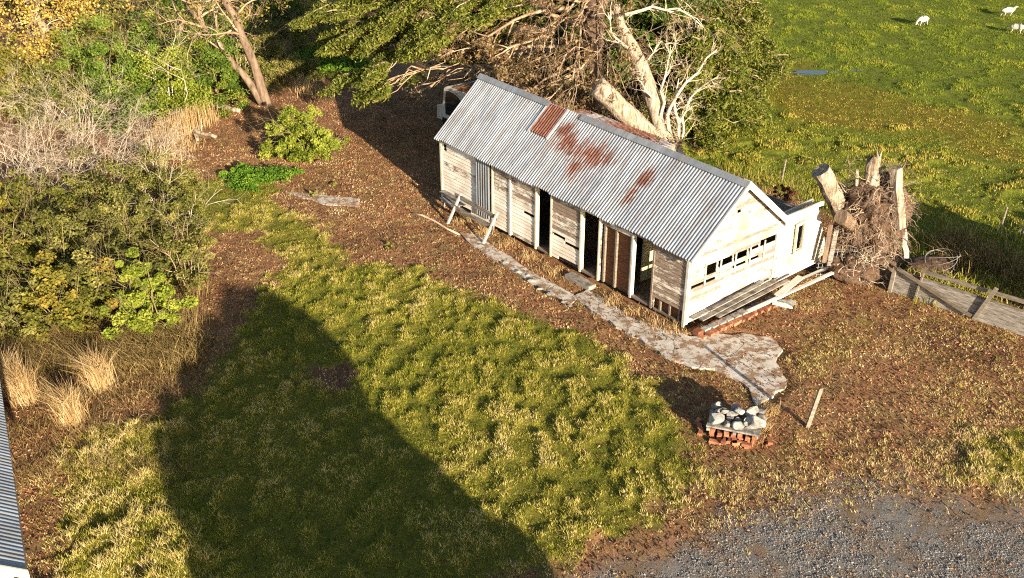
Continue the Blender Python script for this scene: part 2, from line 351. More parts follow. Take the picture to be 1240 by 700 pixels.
# ------------------------------------------------------------------ ground zones
lawn = [G(*p) for p in [(292, 350), (340, 335), (400, 318), (470, 322), (540, 345), (610, 372), (690, 400), (750, 432), (800, 480), (830, 540), (838, 600), (800, 650), (720, 668), (600, 720), (40, 760), (70, 650), (90, 590), (80, 540), (160, 505), (230, 470), (268, 420), (275, 380)]]
lawn2 = [G(*p) for p in [(200, 195), (250, 215), (345, 225), (330, 240), (390, 275), (420, 320), (340, 345), (300, 340), (335, 318), (300, 292), (262, 275), (240, 262), (205, 250)]]
lawn3 = [G(*p) for p in [(335, 110), (345, 60), (430, 55), (450, 110), (400, 95)]]
rgrass = [G(*p) for p in [(1150, 590), (1165, 550), (1200, 530), (1260, 515), (1320, 560), (1260, 610)]]
rgrass2 = [G(*p) for p in [(985, 400), (1040, 390), (1070, 420), (1030, 450), (990, 440)]]
dryz = [G(*p) for p in [(790, 640), (830, 560), (900, 560), (1000, 560), (1100, 520), (1240, 470), (1240, 600), (1000, 610), (850, 640)]]
lefttus = [G(*p) for p in [(30, 760), (60, 600), (60, 545), (140, 515), (215, 520), (235, 600), (255, 660), (270, 760)]]
gravel = [G(*p) for p in [(640, 760), (760, 676), (860, 652), (940, 622), (1020, 600), (1100, 588), (1180, 606), (1300, 612), (1400, 760)]]
fieldp = [G(*p) for p in [(815, 200), (835, 120), (850, 60), (890, 0)]]+[np.array(p+(0,)) for p in [(30., 130.), (60., 400.), (500., 400.), (400., 20.), (40., 22.), (19.5, 25.5)]]+[G(*p) for p in [(1235, 345), (1110, 312), (1010, 262), (950, 240), (880, 205)]]
wetp = [G(*p) for p in [(860, 75), (950, 65), (1040, 100), (1140, 130), (1260, 160), (1260, 215), (1100, 165), (950, 150), (880, 120)]]
dirtspot = [G(*p) for p in [(262, 290), (300, 285), (335, 318), (300, 345), (285, 400), (240, 460), (170, 500), (180, 440), (230, 400)]]
redspot = [G(*p) for p in [(395, 452), (412, 446), (432, 455), (425, 464), (400, 463)]]
red2 = [G(*p) for p in [(1080, 400), (1150, 385), (1240, 420), (1240, 450), (1160, 430), (1090, 425)]]
path1 = [(556, 281), (577, 284), (612, 307), (642, 328), (662, 338), (700, 360), (692, 368), (668, 356), (640, 340), (604, 316), (570, 296)]
path2 = [(694, 359), (712, 350), (738, 366), (762, 384), (800, 396), (835, 408), (870, 404), (908, 405), (936, 410), (948, 424), (940, 438), (953, 466), (936, 480), (917, 490), (908, 470), (888, 457), (866, 447), (838, 444), (815, 436), (782, 416), (742, 392), (716, 376)]
path3 = [(345, 233), (372, 235), (436, 241), (434, 250), (398, 249), (368, 241)]
path1w = [G(*p) for p in path1]; path2w = [G(*p) for p in path2]; path3w = [G(*p) for p in path3]
hutp = [HUT_O+D*u+Nn*v for u, v in ((-.05, -.03), (12.1, -.03), (12.1, 6.2), (-.05, 6.2))]
def zones(x, y):
    w = (fbm(x, y, 1.6, 3, 4)-.5); w2 = (fbm(x, y, .45, 9, 3)-.5)
    j = w*1.7+w2*1.3
    def z(p, soft=.35): return sm(polyin(x, y, p)+j, -soft, soft)
    g = np.maximum.reduce([z(lawn), z(lawn2)*.9, z(lawn3), z(rgrass)*.9, z(rgrass2)*.35])
    g = g*(1-z(dirtspot))*(1-z(redspot, .2)*.9)
    fd = sm(polyin(x, y, fieldp)+j*.6, -.4, .4)
    gv = z(gravel, .9)
    wt = sm(polyin(x, y, wetp)+w*3.5, -.6, 1.6)*fd
    dr = np.maximum.reduce([z(dryz, 1.2)*.75, z(lefttus, .8)])
    rd = np.maximum(z(redspot, .2), z(red2, .5))
    g = g*(1-gv); 
    return g, gv, fd, wt, dr, rd
def gheight(x, y):
    g, gv, fd, wt, dr, rd = zones(x, y)
    near = np.clip(1-(y-70)/100, 0, 1)
    bumpy = (fbm(x, y, .34, 21, 4)-.5)
    tus = sm(fbm(x*1.0+y*.15, y*.62-x*.1, .30, 5, 4), .36, .70)*(.55+.9*vnoise(x, y, 1.7, 88))
    tus2 = sm(fbm(x*.9+y*.45, y*1.1-x*.5, 1.1, 51, 3), .46, .64)
    h = bumpy*(.035+.05*g+.02*dr) + g*tus*.07 + dr*g*tus2*.10 + fd*(1-wt)*(tus2*(.10-.06*sm(y, 42, 55))+bumpy*.05)+ wt*bumpy*.03
    h = h*(1-.8*gv)+(fbm(x, y, .16, 77, 2)-.5)*.035
    flat = np.maximum.reduce([sm(polyin(x, y, path1w), -.3, .0), sm(polyin(x, y, path2w), -.3, .0), sm(polyin(x, y, hutp), -.2, .0)])
    return (h*(1-flat)-.06*flat)*near
xs = np.concatenate([np.array([-900, -500, -300, -200, -140, -100, -75]), np.arange(-60, -17, .5), np.arange(-17, 20, .085), np.arange(20, 48, .25), np.array([50, 55, 62, 75, 100, 150, 250, 500, 900])])
ys = np.concatenate([np.array([-600, -300, -120, -60, -30, -15, -5, 0, 4, 7, 9, 10.5, 11.5]), np.arange(12, 42, .085), np.arange(42, 76, .22), np.arange(76, 110, 1.2), np.array([112, 120, 140, 170, 220, 300, 450, 700, 1200, 2000])])
X, Y = np.meshgrid(xs, ys); xf = X.ravel(); yf = Y.ravel()
g, gv, fd, wt, dr, rd = zones(xf, yf)
Z = gheight(xf, yf)
nx, ny = len(xs), len(ys); i = np.arange(nx*ny).reshape(ny, nx)
Fq = np.stack([i[:-1, :-1], i[:-1, 1:], i[1:, 1:], i[1:, :-1]], -1).reshape(-1, 4)
col = np.stack([g, gv, rd, np.ones_like(g)], 1)
far = sm(yf, 70, 90); fdc = np.maximum(fd, far)
ground = npmesh('ground', np.stack([xf, yf, Z], 1), Fq, M['ground'], attrs={'field': fdc, 'wet': wt}, cols={'zone': col}, smooth=True)
tag(ground, 'litter strewn yard and pasture ground', kind='structure')

# ------------------------------------------------------------------ grass, litter, gravel
def blades(x, y, h, w, tint, lean=.45, name='grass', mat=None, zoff=0.0):
    n = len(x); z = gheight(x, y)-.01+zoff; a = RNG.uniform(0, 2*PI, n); la = RNG.uniform(0, 2*PI, n); ll = RNG.uniform(0, 1, n)*lean*h
    dx = np.cos(a)*w/2; dy = np.sin(a)*w/2
    V = np.stack([np.stack([x-dx, y-dy, z], 1), np.stack([x+dx, y+dy, z], 1), np.stack([x+np.cos(la)*ll, y+np.sin(la)*ll, z+h], 1)], 1)
    return V.reshape(-1, 3), np.arange(n*3).reshape(n, 3), np.repeat(np.clip(tint, 0, 1), 3)
def scatter(x0, x1, y0, y1, n, per, rad):
    cx = RNG.uniform(x0, x1, n); cy = RNG.uniform(y0, y1, n)
    # keep what a wide view of the place can see
    k = (np.abs(cx) < cy*.68+4); cx = cx[k]; cy = cy[k]
    return cx, cy
def tufts(cx, cy, per, rad):
    n = len(cx); x = np.repeat(cx, per)+RNG.normal(0, rad, n*per); y = np.repeat(cy, per)+RNG.normal(0, rad, n*per)
    return x, y, np.repeat(np.arange(n), per)
# lawn
cx, cy = scatter(-14, 20, 12, 42, 135000, 7, .05); g, gv, fd, wt, dr, rd = zones(cx, cy)
blk = np.maximum.reduce([polyin(cx, cy, path1w), polyin(cx, cy, path2w), polyin(cx, cy, hutp)]) > -.02
dens = np.maximum(g, dr*.75); dens = np.maximum(dens, (.08+.34*sm(fbm(cx, cy, 1.9, 202, 4), .50, .62)*sm(cx, 2, 6))*(1-gv))*(1-.9*fd)*(1-.8*gv)
k = (RNG.random(len(cx)) < dens) & ~blk
cx, cy, g, dr = cx[k], cy[k], g[k], dr[k]
x, y, id_ = tufts(cx, cy, 9, .045)
tone = fbm(cx*1.0+cy*.15, cy*.62-cx*.1, .30, 5, 4); big = fbm(cx, cy, 3.2, 44, 3)
t = .47+(tone-.5)*1.2+(big-.5)*.7+dr*.30+(1-g)*.38
upl = sm(cy, 24, 30)*.18; t = t-upl*g
tb = (t+RNG.normal(0, .12, len(t)))[id_]+RNG.normal(0, .12, len(x))
hh = (.045+.045*np.clip((tone-.4)*4, 0, 1)+dr*.05)[id_]*RNG.uniform(.5, 1.2, len(x))*np.where(g[id_] > .3, 1, .8)
V, F, T = blades(x, y, hh, .016, tb, 1.3)
tag(npmesh('grass', V, F, M['grass'], attrs={'tint': T}), 'short yellow green lawn grass in front of the hut', 'grass', kind='stuff')
# pasture
cx, cy = scatter(6, 50, 24, 78, 46000, 7, .05); g, gv, fd, wt, dr, rd = zones(cx, cy)
k = (RNG.random(len(cx)) < fd*(1-.35*wt)) & (cx < cy*.6+4); cx, cy, wt = cx[k], cy[k], wt[k]
x, y, id_ = tufts(cx, cy, 9, .09)
tone = fbm(cx*.9+cy*.45, cy*1.1-cx*.5, 1.1, 51, 3)
nearf = 1-sm(cy, 40, 52)
t = (.26+(tone-.5)*1.3+nearf*.40-.03+wt*.16)[id_]+RNG.normal(0, .09, len(x))
hh = (.06+.07*np.clip((tone-.42)*4, 0, 1)*(1-wt))[id_]*RNG.uniform(.5, 1.2, len(x))
V, F, T = blades(x, y, hh, .032, t, .6)
tag(npmesh('pasture_grass', V, F, M['fieldgrass'], attrs={'tint': T}), 'green tussocky pasture grass beyond the hut', 'grass', kind='stuff')
# leaf litter
n = 260000; x = RNG.uniform(-18, 21, n); y = RNG.uniform(13, 52, n); g, gv, fd, wt, dr, rd = zones(x, y)
inp = np.maximum(polyin(x, y, path1w), polyin(x, y, path2w)); inh = polyin(x, y, hutp)
pr = (1-g*.93)*(1-fd*.95)*(1-gv*.9); pr = np.where(inp > -.03, .22*pr*sm(fbm(x, y, .5, 66, 3), .4, .7)*2, pr)
k = (RNG.random(n) < pr) & (inh < -.02) & (np.abs(x) < y*.68+3)
x, y = x[k], y[k]; z = gheight(x, y)+RNG.uniform(.002, .03, len(x))+np.where(inp[k] > -.03, .065, 0)
tn = .36+(fbm(x, y, .5, 31, 3)-.5)*1.4+(fbm(x, y, 2.6, 131, 3)-.5)*.9+RNG.normal(0, .2, len(x))
V, F, T = leaves(np.stack([x, y, z], 1), .036, None, 1.3, tn, 2.0)
tag(npmesh('leaf_litter', V, F, M['litter'], attrs={'tint': T}), 'red brown leaf litter covering the bare yard', 'leaf litter', kind='stuff')
# straw and twigs among the litter
n = 36000; x = RNG.uniform(-16, 20, n); y = RNG.uniform(13, 48, n); g, gv, fd, wt, dr, rd = zones(x, y)
k = (RNG.random(n) < (1-g)*(1-fd)*(1-gv*.95)) & (polyin(x, y, hutp) < -.02) & (np.maximum(polyin(x, y, path1w), polyin(x, y, path2w)) < 0)
x, y = x[k], y[k]; n = len(x); z = gheight(x, y)+.012; a = RNG.uniform(0, 2*PI, n); L = RNG.uniform(.04, .22, n); wv = .004
p0 = np.stack([x, y, z], 1); dd = np.stack([np.cos(a)*L, np.sin(a)*L, RNG.uniform(-.01, .07, n)], 1); sd = np.stack([-np.sin(a)*wv, np.cos(a)*wv, np.zeros(n)], 1)
V = np.stack([p0-sd, p0+sd, p0+dd+sd, p0+dd-sd], 1).reshape(-1, 3)
tag(npmesh('straw', V, np.arange(n*4).reshape(n, 4), M['straw'], attrs={'tint': np.repeat(RNG.random(n), 4)}), 'dead grass straw scattered on the bare ground', 'straw', kind='stuff')
# gravel chips
n = 150000; x = RNG.uniform(0, 14, n); y = RNG.uniform(13, 21, n); g, gv, fd, wt, dr, rd = zones(x, y)
k = RNG.random(n) < np.maximum(gv*.95*sm(fbm(x, y, 1.3, 91, 4), .30, .52), .025*(1-g)); x, y = x[k], y[k]; n = len(x); z = gheight(x, y)+.004
s = RNG.gamma(3, .0026, n)+.003
oct_ = np.array([(1, 0, 0), (-.9, .2, 0), (0, 1, .1), (.1, -1, 0), (0, 0, .8), (0, 0, -.7)])
V = np.stack([x, y, z], 1)[:, None, :]+oct_[None]*s[:, None, None]*RNG.uniform(.6, 1.3, (n, 6, 1))
FO = np.array([(0, 2, 4), (2, 1, 4), (1, 3, 4), (3, 0, 4), (2, 0, 5), (1, 2, 5), (3, 1, 5), (0, 3, 5)])
F = ((np.arange(n)*6)[:, None, None]+FO[None]).reshape(-1, 3)
tag(npmesh('gravel', V.reshape(-1, 3), F, M['chips'], attrs={'tint': np.repeat(RNG.beta(2, 2.6, n), 6)}), 'loose grey gravel chips on the driveway', 'gravel', kind='stuff')

# ------------------------------------------------------------------ concrete paths
def slab(name, px, z0, z1, jit=.038, sub=.2, kind='structure', label=None):
    P = [G(*p)[:2] for p in px]; out = []
    for i in range(len(P)):
        a, b_ = P[i], P[(i+1) % len(P)]; m_ = max(1, int(np.linalg.norm(b_-a)/sub))
        for k in range(m_):
            q = a+(b_-a)*k/m_; out.append(q+RNG.normal(0, jit, 2)*(.4 if k == 0 else 1))
    n = len(out); V = [(*q, z0) for q in out]+[(q[0]*.996+sum(p[0] for p in out)/n*.004, q[1], z1) for q in out]
    F = [tuple(range(n, 2*n))]+[(i, (i+1) % n, n+(i+1) % n, n+i) for i in range(n)]
    o = npmesh(name, V, F, M['concrete'], attrs={'tint': np.ones(2*n)})
    # n-gon may be concave: triangulate
    import bmesh
    bm = bmesh.new(); bm.from_mesh(o.data); bmesh.ops.recalc_face_normals(bm, faces=bm.faces)
    bmesh.ops.triangulate(bm, faces=[f for f in bm.faces if len(f.verts) > 4]); bm.to_mesh(o.data); bm.free()
    if kind: o['kind'] = kind
    if label: o['label'] = label
    return o
slab('path', path1, -.1, .0, .02, .3, label='narrow concrete path along the hut front')
slab('path', path2, -.1, .012, label='cracked concrete apron at the hut corner')
slab('path', path3, -.1, .022, label='half buried concrete strip in the litter')
# ------------------------------------------------------------------ the hut
def T(u, v, w):
    P = HUT_O+D*u+Nn*v; return (P[0], P[1], w*(1+.0086*u))
hut = thing('old_hut', HUT_O, 'long derelict weatherboard hut with a rust patched corrugated iron roof', 'hut')
RW, RV = 4.05, 1.965; SL = (RW-2.45)/RV
def boards(mb, x0, x1, w0, w1, rh, holes, place, xclip=None, tfun=None, gap=0.0, jit=.004, th=.02):
    rows = int(math.ceil((w1-w0)/rh))
    for i in range(rows):
        a = w0+i*rh; b_ = min(a+rh*1.04, w1); c = (a+b_)/2
        L, R = (x0, x1) if xclip is None else xclip(c)
        L2, R2 = (x0, x1) if xclip is None else xclip(b_)
        iv = [(L, R)]
        for h in holes:
            if h[2] <= c <= h[3]:
                nv = []
                for p, q in iv:
                    if h[1] <= p or h[0] >= q: nv.append((p, q)); continue
                    if h[0] > p: nv.append((p, h[0]))
                    if h[1] < q: nv.append((h[1], q))
                iv = nv
        for p, q in iv:
            cuts = [p]
            while q-cuts[-1] > 2.6: cuts.append(cuts[-1]+random.uniform(1.2, 2.6))
            cuts.append(q)
            for s_, e_ in zip(cuts[:-1], cuts[1:]):
                if e_-s_ < .03: continue
                j0, j1 = random.gauss(0, jit), random.gauss(0, jit); tt = tfun((s_+e_)/2, c) if tfun else .6
                tt += random.gauss(0, .10)
                o1, o2 = .030+random.uniform(-.004, .006), .008
                s2 = s_+(L2-L if abs(s_-L) < 1e-6 else 0); e2 = e_+(R2-R if abs(e_-R) < 1e-6 else 0)
                g_ = .004
                P = []
                for d_ in (0, 1):
                    for (xx, ww, oo) in ((s_+g_, a+j0-gap, o1), (e_-g_, a+j1-gap, o1), (e2-g_, b_+j1, o2), (s2+g_, b_+j0, o2)):
                        P.append(place(xx, oo-(th if d_ else 0), ww))
                mb.add(P, [(0, 1, 2, 3), (7, 6, 5, 4), (0, 4, 5, 1), (1, 5, 6, 2), (2, 6, 7, 3), (3, 7, 4, 0)], tt)
# front wall ---------------------------------------------------------
fh = [(5.93, 6.62, 0, 2.36), (3.66, 4.42, 0, 2.2), (2.16, 3.55, .12, 2.02), (1.36, 2.16, 0, 2.2), (.06, 1.22, .12, .44), (5.22, 5.82, .80, .96),
      (4.55, 5.22, .79, .86), (6.76, 7.32, 1.05, 1.17), (9.1, 9.95, .3, 2.3), (4.6, 5.5, .1, .24), (11.72, 11.9, 1.9, 2.1), (10.3, 11.0, .1, .22)]
def tf(u, w):
    t = .58+.22*sm(u, 6, 9)+(.16*math.sin(u*2.3+w*3))
    if u < 1.4: t = .30+.05*w
    elif u < 5.9: t -= .10-(.16 if w < .9 else 0)
    elif u < 8 and w > 1.6: t -= .16
    if u < 2.2 and w > 2.0: t -= .1
    return t
mb = MB(T); boards(mb, 0, 12.07, .14, 2.42, .118, fh, lambda x, o, w: (x, -o, w), tfun=tf, jit=.006)
mb.build('wall', M['paint_front'], hut)
# trim: posts, door frames, eave fascia
def part_box(name, boxes, mat, parent=hut):
    mb = MB(T)
    for b_ in boxes: mb.box(*b_[:6], tint=b_[6] if len(b_) > 6 else .7)
    return mb.build(name, mat, parent)
def post_front(u, w=.09, z0=.1, z1=2.4, mat='trim_white', name='corner_post', t=.7):
    mb = MB(T); mb.hexa([(u-w/2, -.055, z0), (u+w/2, -.055, z0), (u+w/2, .0, z0), (u-w/2, .0, z0), (u-w/2, -.052, z1), (u+w/2, -.052, z1), (u+w/2, .0, z1), (u-w/2, .0, z1)], t)
    return mb.build(name, M[mat], hut)
post_front(12.06, .10, .05, 2.4, 'trim'); post_front(.02, .09, .0, 2.4, 't' and 'trim_white', t=.55)
post_front(8.03, .09, .1, 2.42, 'trim_white', 'cover_strip', .66)
post_front(9.0, .08, .05, 2.36, 'trim', 'cover_strip', .75)
def frame(u0, u1, z1, m_='trim', t=.8, left=True, right=True):
    mb = MB(T)
    if left: mb.box(u1, u1+.07, -.06, .08, .08, z1+.05, t)
    if right: mb.box(u0-.06, u0, -.05, .08, .08, z1+.05, t-.35)
    mb.box(u0-.05, u1+.06, -.057, .078, z1+.052, z1+.12, t-.3)
    mb.box(u0+.002, u1-.002, -.03, .09, .1, .16, .1)
    return mb.build('door_frame', M[m_], hut)
frame(5.93, 6.62, 2.24); frame(3.66, 4.42, 2.1, t=.95); frame(1.36, 2.16, 2.1, 'trim_white', t=.5)
mb = MB(T)
for k in range(24):
    u = k*.5; mb.box(u, u+.497, -.075, -.035, 2.20+random.uniform(-.004, .004), 2.345, .35+random.uniform(-.2, .2)+.2*(u > 6))
mb.build('eave_board', M['paint_front'], hut)
# recessed bare boards between the doors with open studs
mb = MB(T); boards(mb, 2.17, 3.54, .15, 2.06, .15, [], lambda x, o, w: (x, .10-o, w), gap=.008, tfun=lambda u, w: .5)
mb.build('inner_boarding', M['redwood'], hut)
for u in (3.42, 2.92, 2.27):
    mb = MB(T); mb.box(u-.035, u+.035, -.02, .06, .12, 2.03, .6); mb.build('stud', M['wood'] if u > 2.5 else M['trim_white'], hut)
mb = MB(T); mb.box(2.17, 3.54, -.04, .0, 2.02, 2.06, .4); mb.build('lintel', M['paint_front'], hut)
mb = MB(T)
for u in (.25, .62, 1.0): mb.box(u-.03, u+.03, .0, .07, .1, .46, .4)
mb.box(.05, 1.25, -.01, .06, .06, .12, .4); mb.build('base_stud', M['wood'], hut)
mb = MB(T); mb.box(.05, 1.25, .12, .14, .08, .5, .3); mb.build('base_lining', M['redwood'], hut)
# leaning sheet of corrugated iron nailed over the window
n = 81; us = np.linspace(9.12, 9.93, n); V = []; F = []
for i, u in enumerate(us):
    o = -.075+.018*math.cos(2*PI*(u-9.12)/.135)
    for w in (.28, 2.33): V.append((u, o, w+random.uniform(-.003, .003)))
F = [(2*i, 2*i+2, 2*i+3, 2*i+1) for i in range(n-1)]
mb = MB(T); mb.add(V, F, .55); mb.build('window_sheet', M['ironblue'], hut, smooth=True, extra=lambda l: {'rust': np.zeros(len(l))})
# near gable wall -----------------------------------------------------
def gclip(w):
    e = 0 if w <= 2.45 else (w-2.45)/SL
    return (e, 3.93-e)
strip = [(.05+.008, .68, 1.06, 1.20)]
gh = [(.72, 1.16, 1.44, 1.78), (1.24, 1.86, 1.55, 1.74), (1.92, 2.52, 1.57, 1.78), (2.58, 3.05, 1.6, 1.80), (3.12, 3.86, 1.64, 1.86), (.04, .66, 1.17, 1.28), (1.24, 1.86, 1.27, 1.36), (1.92, 2.5, 1.3, 1.4), (2.6, 3.1, 1.3, 1.4), (.72, 1.16, 1.2, 1.3), (1.85, 2.0, 3.12, 3.22)]
def tg(v, w):
    t = .60-.12*sm(w, 1.8, 3.2)
    if w > 2.3 and v > 2.1: t = .80-1.3*sm(v-(3.93-(w-2.45)/SL)+.42, 0, .30)
    return t
mb = MB(T); boards(mb, 0, 3.93, .12, 3.98, .118, gh, lambda x, o, w: (-o, x, w), xclip=gclip, tfun=tg, jit=.003)
mb.build('wall', M['paint'], hut)['label'] = 'bright white gable wall with a row of open slots'
mb = MB(T)
for k in range(6):                                                  # ledges under the slots
    v = .04+k*.66; sl = .10
    if k: mb = MB(T); mb.box(-.056, -.032, v-.055, v-.005, 1.16, 1.84, .95); mb.build('slot_frame', M['trim_white'], hut)
for v, a in ((.03, .1), (3.90, .4)):
    mb = MB(T); mb.box(-.062, -.004, v-.05, v+.04, a, 2.3, .9); mb.build('corner_board', M['trim_white'], hut)
# barge boards
for sgn in (0, 1):
    mb = MB(T); vv = (-.22, RV) if sgn == 0 else (3.93+.26, RV)
    w_ = lambda v: 2.45+SL*(v if v <= RV else 3.93-v)
    (a, b_) = vv
    mb.hexa([(-.265, a, w_(a)-.16), (-.235, a, w_(a)-.16), (-.235, b_, w_(b_)-.16), (-.265, b_, w_(b_)-.16), (-.265, a, w_(a)+(.0 if sgn == 0 else .05)), (-.235, a, w_(a)+(.0 if sgn == 0 else .05)), (-.235, b_, w_(b_)+(.0 if sgn == 0 else .05)), (-.265, b_, w_(b_)+(.0 if sgn == 0 else .05))], .95)
    if sgn: mb.hexa([(-.27, a, w_(a)+.05), (-.02, a, w_(a)+.05), (-.02, b_, w_(b_)+.05), (-.27, b_, w_(b_)+.05), (-.27, a, w_(a)+.085), (-.02, a, w_(a)+.085), (-.02, b_, w_(b_)+.085), (-.27, b_, w_(b_)+.085)], .95)
    else: mb.hexa([(-.233, a, w_(a)-.06), (-.03, a, w_(a)-.06), (-.03, b_, w_(b_)-.06), (-.233, b_, w_(b_)-.06), (-.233, a, w_(a)-.035), (-.03, a, w_(a)-.035), (-.03, b_, w_(b_)-.035), (-.233, b_, w_(b_)-.035)], .9)
    mb.build('barge_board', M['trim_white'], hut)
# far gable, back wall, floor, partitions
mb = MB(T); boards(mb, 0, 3.93, .1, 3.98, .118, [], lambda x, o, w: (12.07+o, x, w), xclip=gclip, tfun=lambda a, b_: .6)
mb.build('wall', M['paint'], hut)
mb = MB(T); boards(mb, 0, 12.05, .1, 2.4, .236, [], lambda x, o, w: (x, 3.93+o, w), tfun=lambda a, b_: .6); mb.build('back_wall', M['shaded_lining'], hut)
part_box('floor', [(.05, 12.0, .1, 3.88, .06, .14)], M['floor'])
part_box('partition', [(2.62, 2.68, .9, 3.85, .145, 2.6, .6), (2.62, 2.68, .5, 3.2, 2.605, 2.75, .6)], M['inner'])
part_box('partition', [(5.05, 5.11, .2, 3.85, .145, 2.5, .6), (8.0, 8.06, .05, 3.85, .145, 2.5, .6)], M['shaded_lining'])
# foundation of broken bricks along the gable
f = thing('brick_footing', T(-.5, 2, 0), 'broken red brick footing smeared with mortar under the white gable wall', 'brick footing')
mb = MB(T)
for k in range(30):
    v = -.12+k*.125
    for r in range(2):
        if random.random() < .15: continue
        o = -.66-r*.20+random.uniform(-.04, .03)-.02*k/10
        mb.box(o, o+.21, v, v+.112, -.03, .13-.05*r+random.uniform(-.02, .03), random.random())
mb.build('bricks', M['brick'], f)
mb = MB(T)
for k in range(11): 
    v = .1+k*.32; mb.box(-.70-.03*k/3, -.52, v, v+.26, .12, .15+random.uniform(0, .03), .8)
mb.build('mortar', M['rockpale'], f)
# corrugated roof -----------------------------------------------------
def roofsheet(name, u0, u1, va, vb, wfun, rows, rustf, mat, amp=.017, pitch=.112, panel=.76, lift=0.0, T_=T, ragged=.03, par=hut, tb=.6):
    n = int((u1-u0)/pitch*8)+1; us = np.linspace(u0, u1, n); k = ((us-u0)/panel).astype(int)
    rg = np.random.default_rng(5+int(u0*10)); po = rg.uniform(-ragged, ragged, k.max()+1); pt = np.clip(rg.normal(tb, .22, k.max()+1), 0, 1); pz = rg.uniform(0, .008, k.max()+1)
    ss = np.linspace(0, 1, rows); U, S = np.meshgrid(us, ss, indexing='ij'); K = k[:, None]+np.zeros_like(S, int)
    Vv = (va+po[K]*(1 if vb > va else -1))*(1-S)+vb*S; W = wfun(Vv)+amp*np.cos(2*PI*U/pitch)+pz[K]+lift
    W += .012*np.sin(U*1.3)*np.sin(S*3)+ (fbm(U, Vv, .7, 8, 2)-.5)*.02
    lap = (S > .42)*.006; W += lap
    lc = np.stack([U, Vv, W], -1).reshape(-1, 3); P = np.array([T_(*p) for p in lc])
    i = np.arange(n*rows).reshape(n, rows); Fq = np.stack([i[:-1, :-1], i[1:, :-1], i[1:, 1:], i[:-1, 1:]], -1).reshape(-1, 4)
    tt = pt[K]-.12*(S < .42)*((K*7) % 3 == 0)
    return npmesh(name, P, Fq, mat, par, None, {'tint': tt.reshape(-1), 'rust': rustf(U, Vv).reshape(-1)}, lc=lc, smooth=True)
def blobs(L):
    def f_(U, V_):
        r = np.zeros_like(U)
        for (u, v, su, sv, a) in L: r = np.maximum(r, (a+.03)*np.exp(-((U-u)/(su*1.35))**2-((V_-v)/(sv*1.3))**2))
        return r
    return f_
RUST = blobs([(6.95, 1.42, .35, .25, .78), (6.5, 1.15, .5, .4, .70), (5.9, 1.05, .5, .45, .64), (5.25, 1.1, .55, .4, .72), (4.75, 1.15, .4, .35, .62), (5.55, .62, .35, .45, .66), (5.1, .45, .3, .35, .50),
              (6.1, .7, .2, .5, .35), (2.95, 1.1, .28, .35, .72), (3.0, .55, .26, .4, .64), (7.2, .9, .2, .3, .3), (4.2, .9, .3, .5, .22), (9.2, 1.75, .3, .08, .45), (2.0, 1.3, .3, .2, .15), (3.6, .4, .15, .3, .3), (7.9, 1.4, .5, .4, .3)])
roof_main = roofsheet('roof', -.24, 12.25, -.21, RV, lambda v: 2.45+SL*v, 22, RUST, M['iron'], tb=.66)
roofsheet('roof', -.24, 12.25, 3.93+.3, RV, lambda v: 2.45+SL*(3.93-v), 8, blobs([(5, 3, 5, 2, .3)]), M['iron'])
pc = roofsheet('roof_patch', 7.42, 8.30, 1.02, 1.93, lambda v: 2.45+SL*v+.04, 12, lambda U, V_: .30+.1*np.sin(U*9), M['ironrust'], panel=5, ragged=0)
pc['label'] = 'rust red iron patch near the ridge'
for u in (7.38, 8.34):
    mb = MB(T); mb.hexa([(u-.05, 1.0, 2.45+SL*1.0+.025), (u+.05, 1.0, 2.45+SL*1.0+.025), (u+.05, 1.94, 2.45+SL*1.94+.025), (u-.05, 1.94, 2.45+SL*1.94+.025), (u-.05, 1.0, 2.45+SL*1.0+.06), (u+.05, 1.0, 2.45+SL*1.0+.06), (u+.05, 1.94, 2.45+SL*1.94+.06), (u-.05, 1.94, 2.45+SL*1.94+.06)], .9)
    mb.build('flashing', M['metal'], pc)
# ridge capping in lengths
mb = MB(T); u = -.25
while u < 12.2:
    e = min(u+random.uniform(1.6, 2.0), 12.27); t = random.uniform(.3, .9); dz = random.uniform(0, .012)
    if not (7.4 < (u+e)/2 < 9):
        w0 = RW+.045+dz; a = .17
        V = [(u, RV-a, w0-SL*a*.92), (u, RV, w0+.01), (u, RV+a, w0-SL*a*.92), (e, RV-a, w0-SL*a*.92+.004), (e, RV, w0+.014), (e, RV+a, w0-SL*a*.92+.004)]
        mb = MB(T); mb.add(V, [(0, 3, 4, 1), (1, 4, 5, 2)], t); mb.build('ridge_cap', M['ironblue'], roof_main, extra=lambda l: {'rust': np.where((l[:, 0] > 4.2) & (l[:, 0] < 7.6), .62, .1+.35*(l[:, 0] > 10))})
    u = e-.02
# lean-to at the back: rusty flat roof, leaning end wall
def T2(u, v, w): return T(u, v, w)
roofsheet('lean_to_roof', 6.3, 11.3, 3.95, 6.3, lambda v: 2.42-.03*(v-3.95), 10, lambda U, V_: .15+.25*np.sin(U*1.7), M['ironrust'], ragged=.25)
mb = MB(T)
def lclip(w):
    f_ = (w-.1)/2.2; return (4.02, 6.50-.92*f_)
boards(mb, 4.02, 6.4, .14, 2.34, .118, [(4.72, 5.02, 1.0, 1.85)], lambda x, o, w: (-o-.10*(x-4), x, w+.11*(x-4)), jit=.010, xclip=lclip, tfun=lambda a, b_: .9)
mb.build('lean_to_wall', M['paint'], hut)
mb = MB(T)
for (p, q) in (((4.70, 1.03), (4.66, 1.99)), ((5.06, 1.06), (5.02, 2.02))):
    mb.beam((-.17, p[0], p[1]), (-.17, q[0], q[1]), .07, .05, (0, 1, 0), .7)
mb.beam((-.17, 4.66, 1.02), (-.17, 5.10, 1.06), .05, .06, (0, 0, 1), .7); mb.beam((-.17, 4.62, 1.98), (-.17, 5.06, 2.03), .05, .06, (0, 0, 1), .7)
wf_ = mb.build('window_frame', M['trim'], hut)
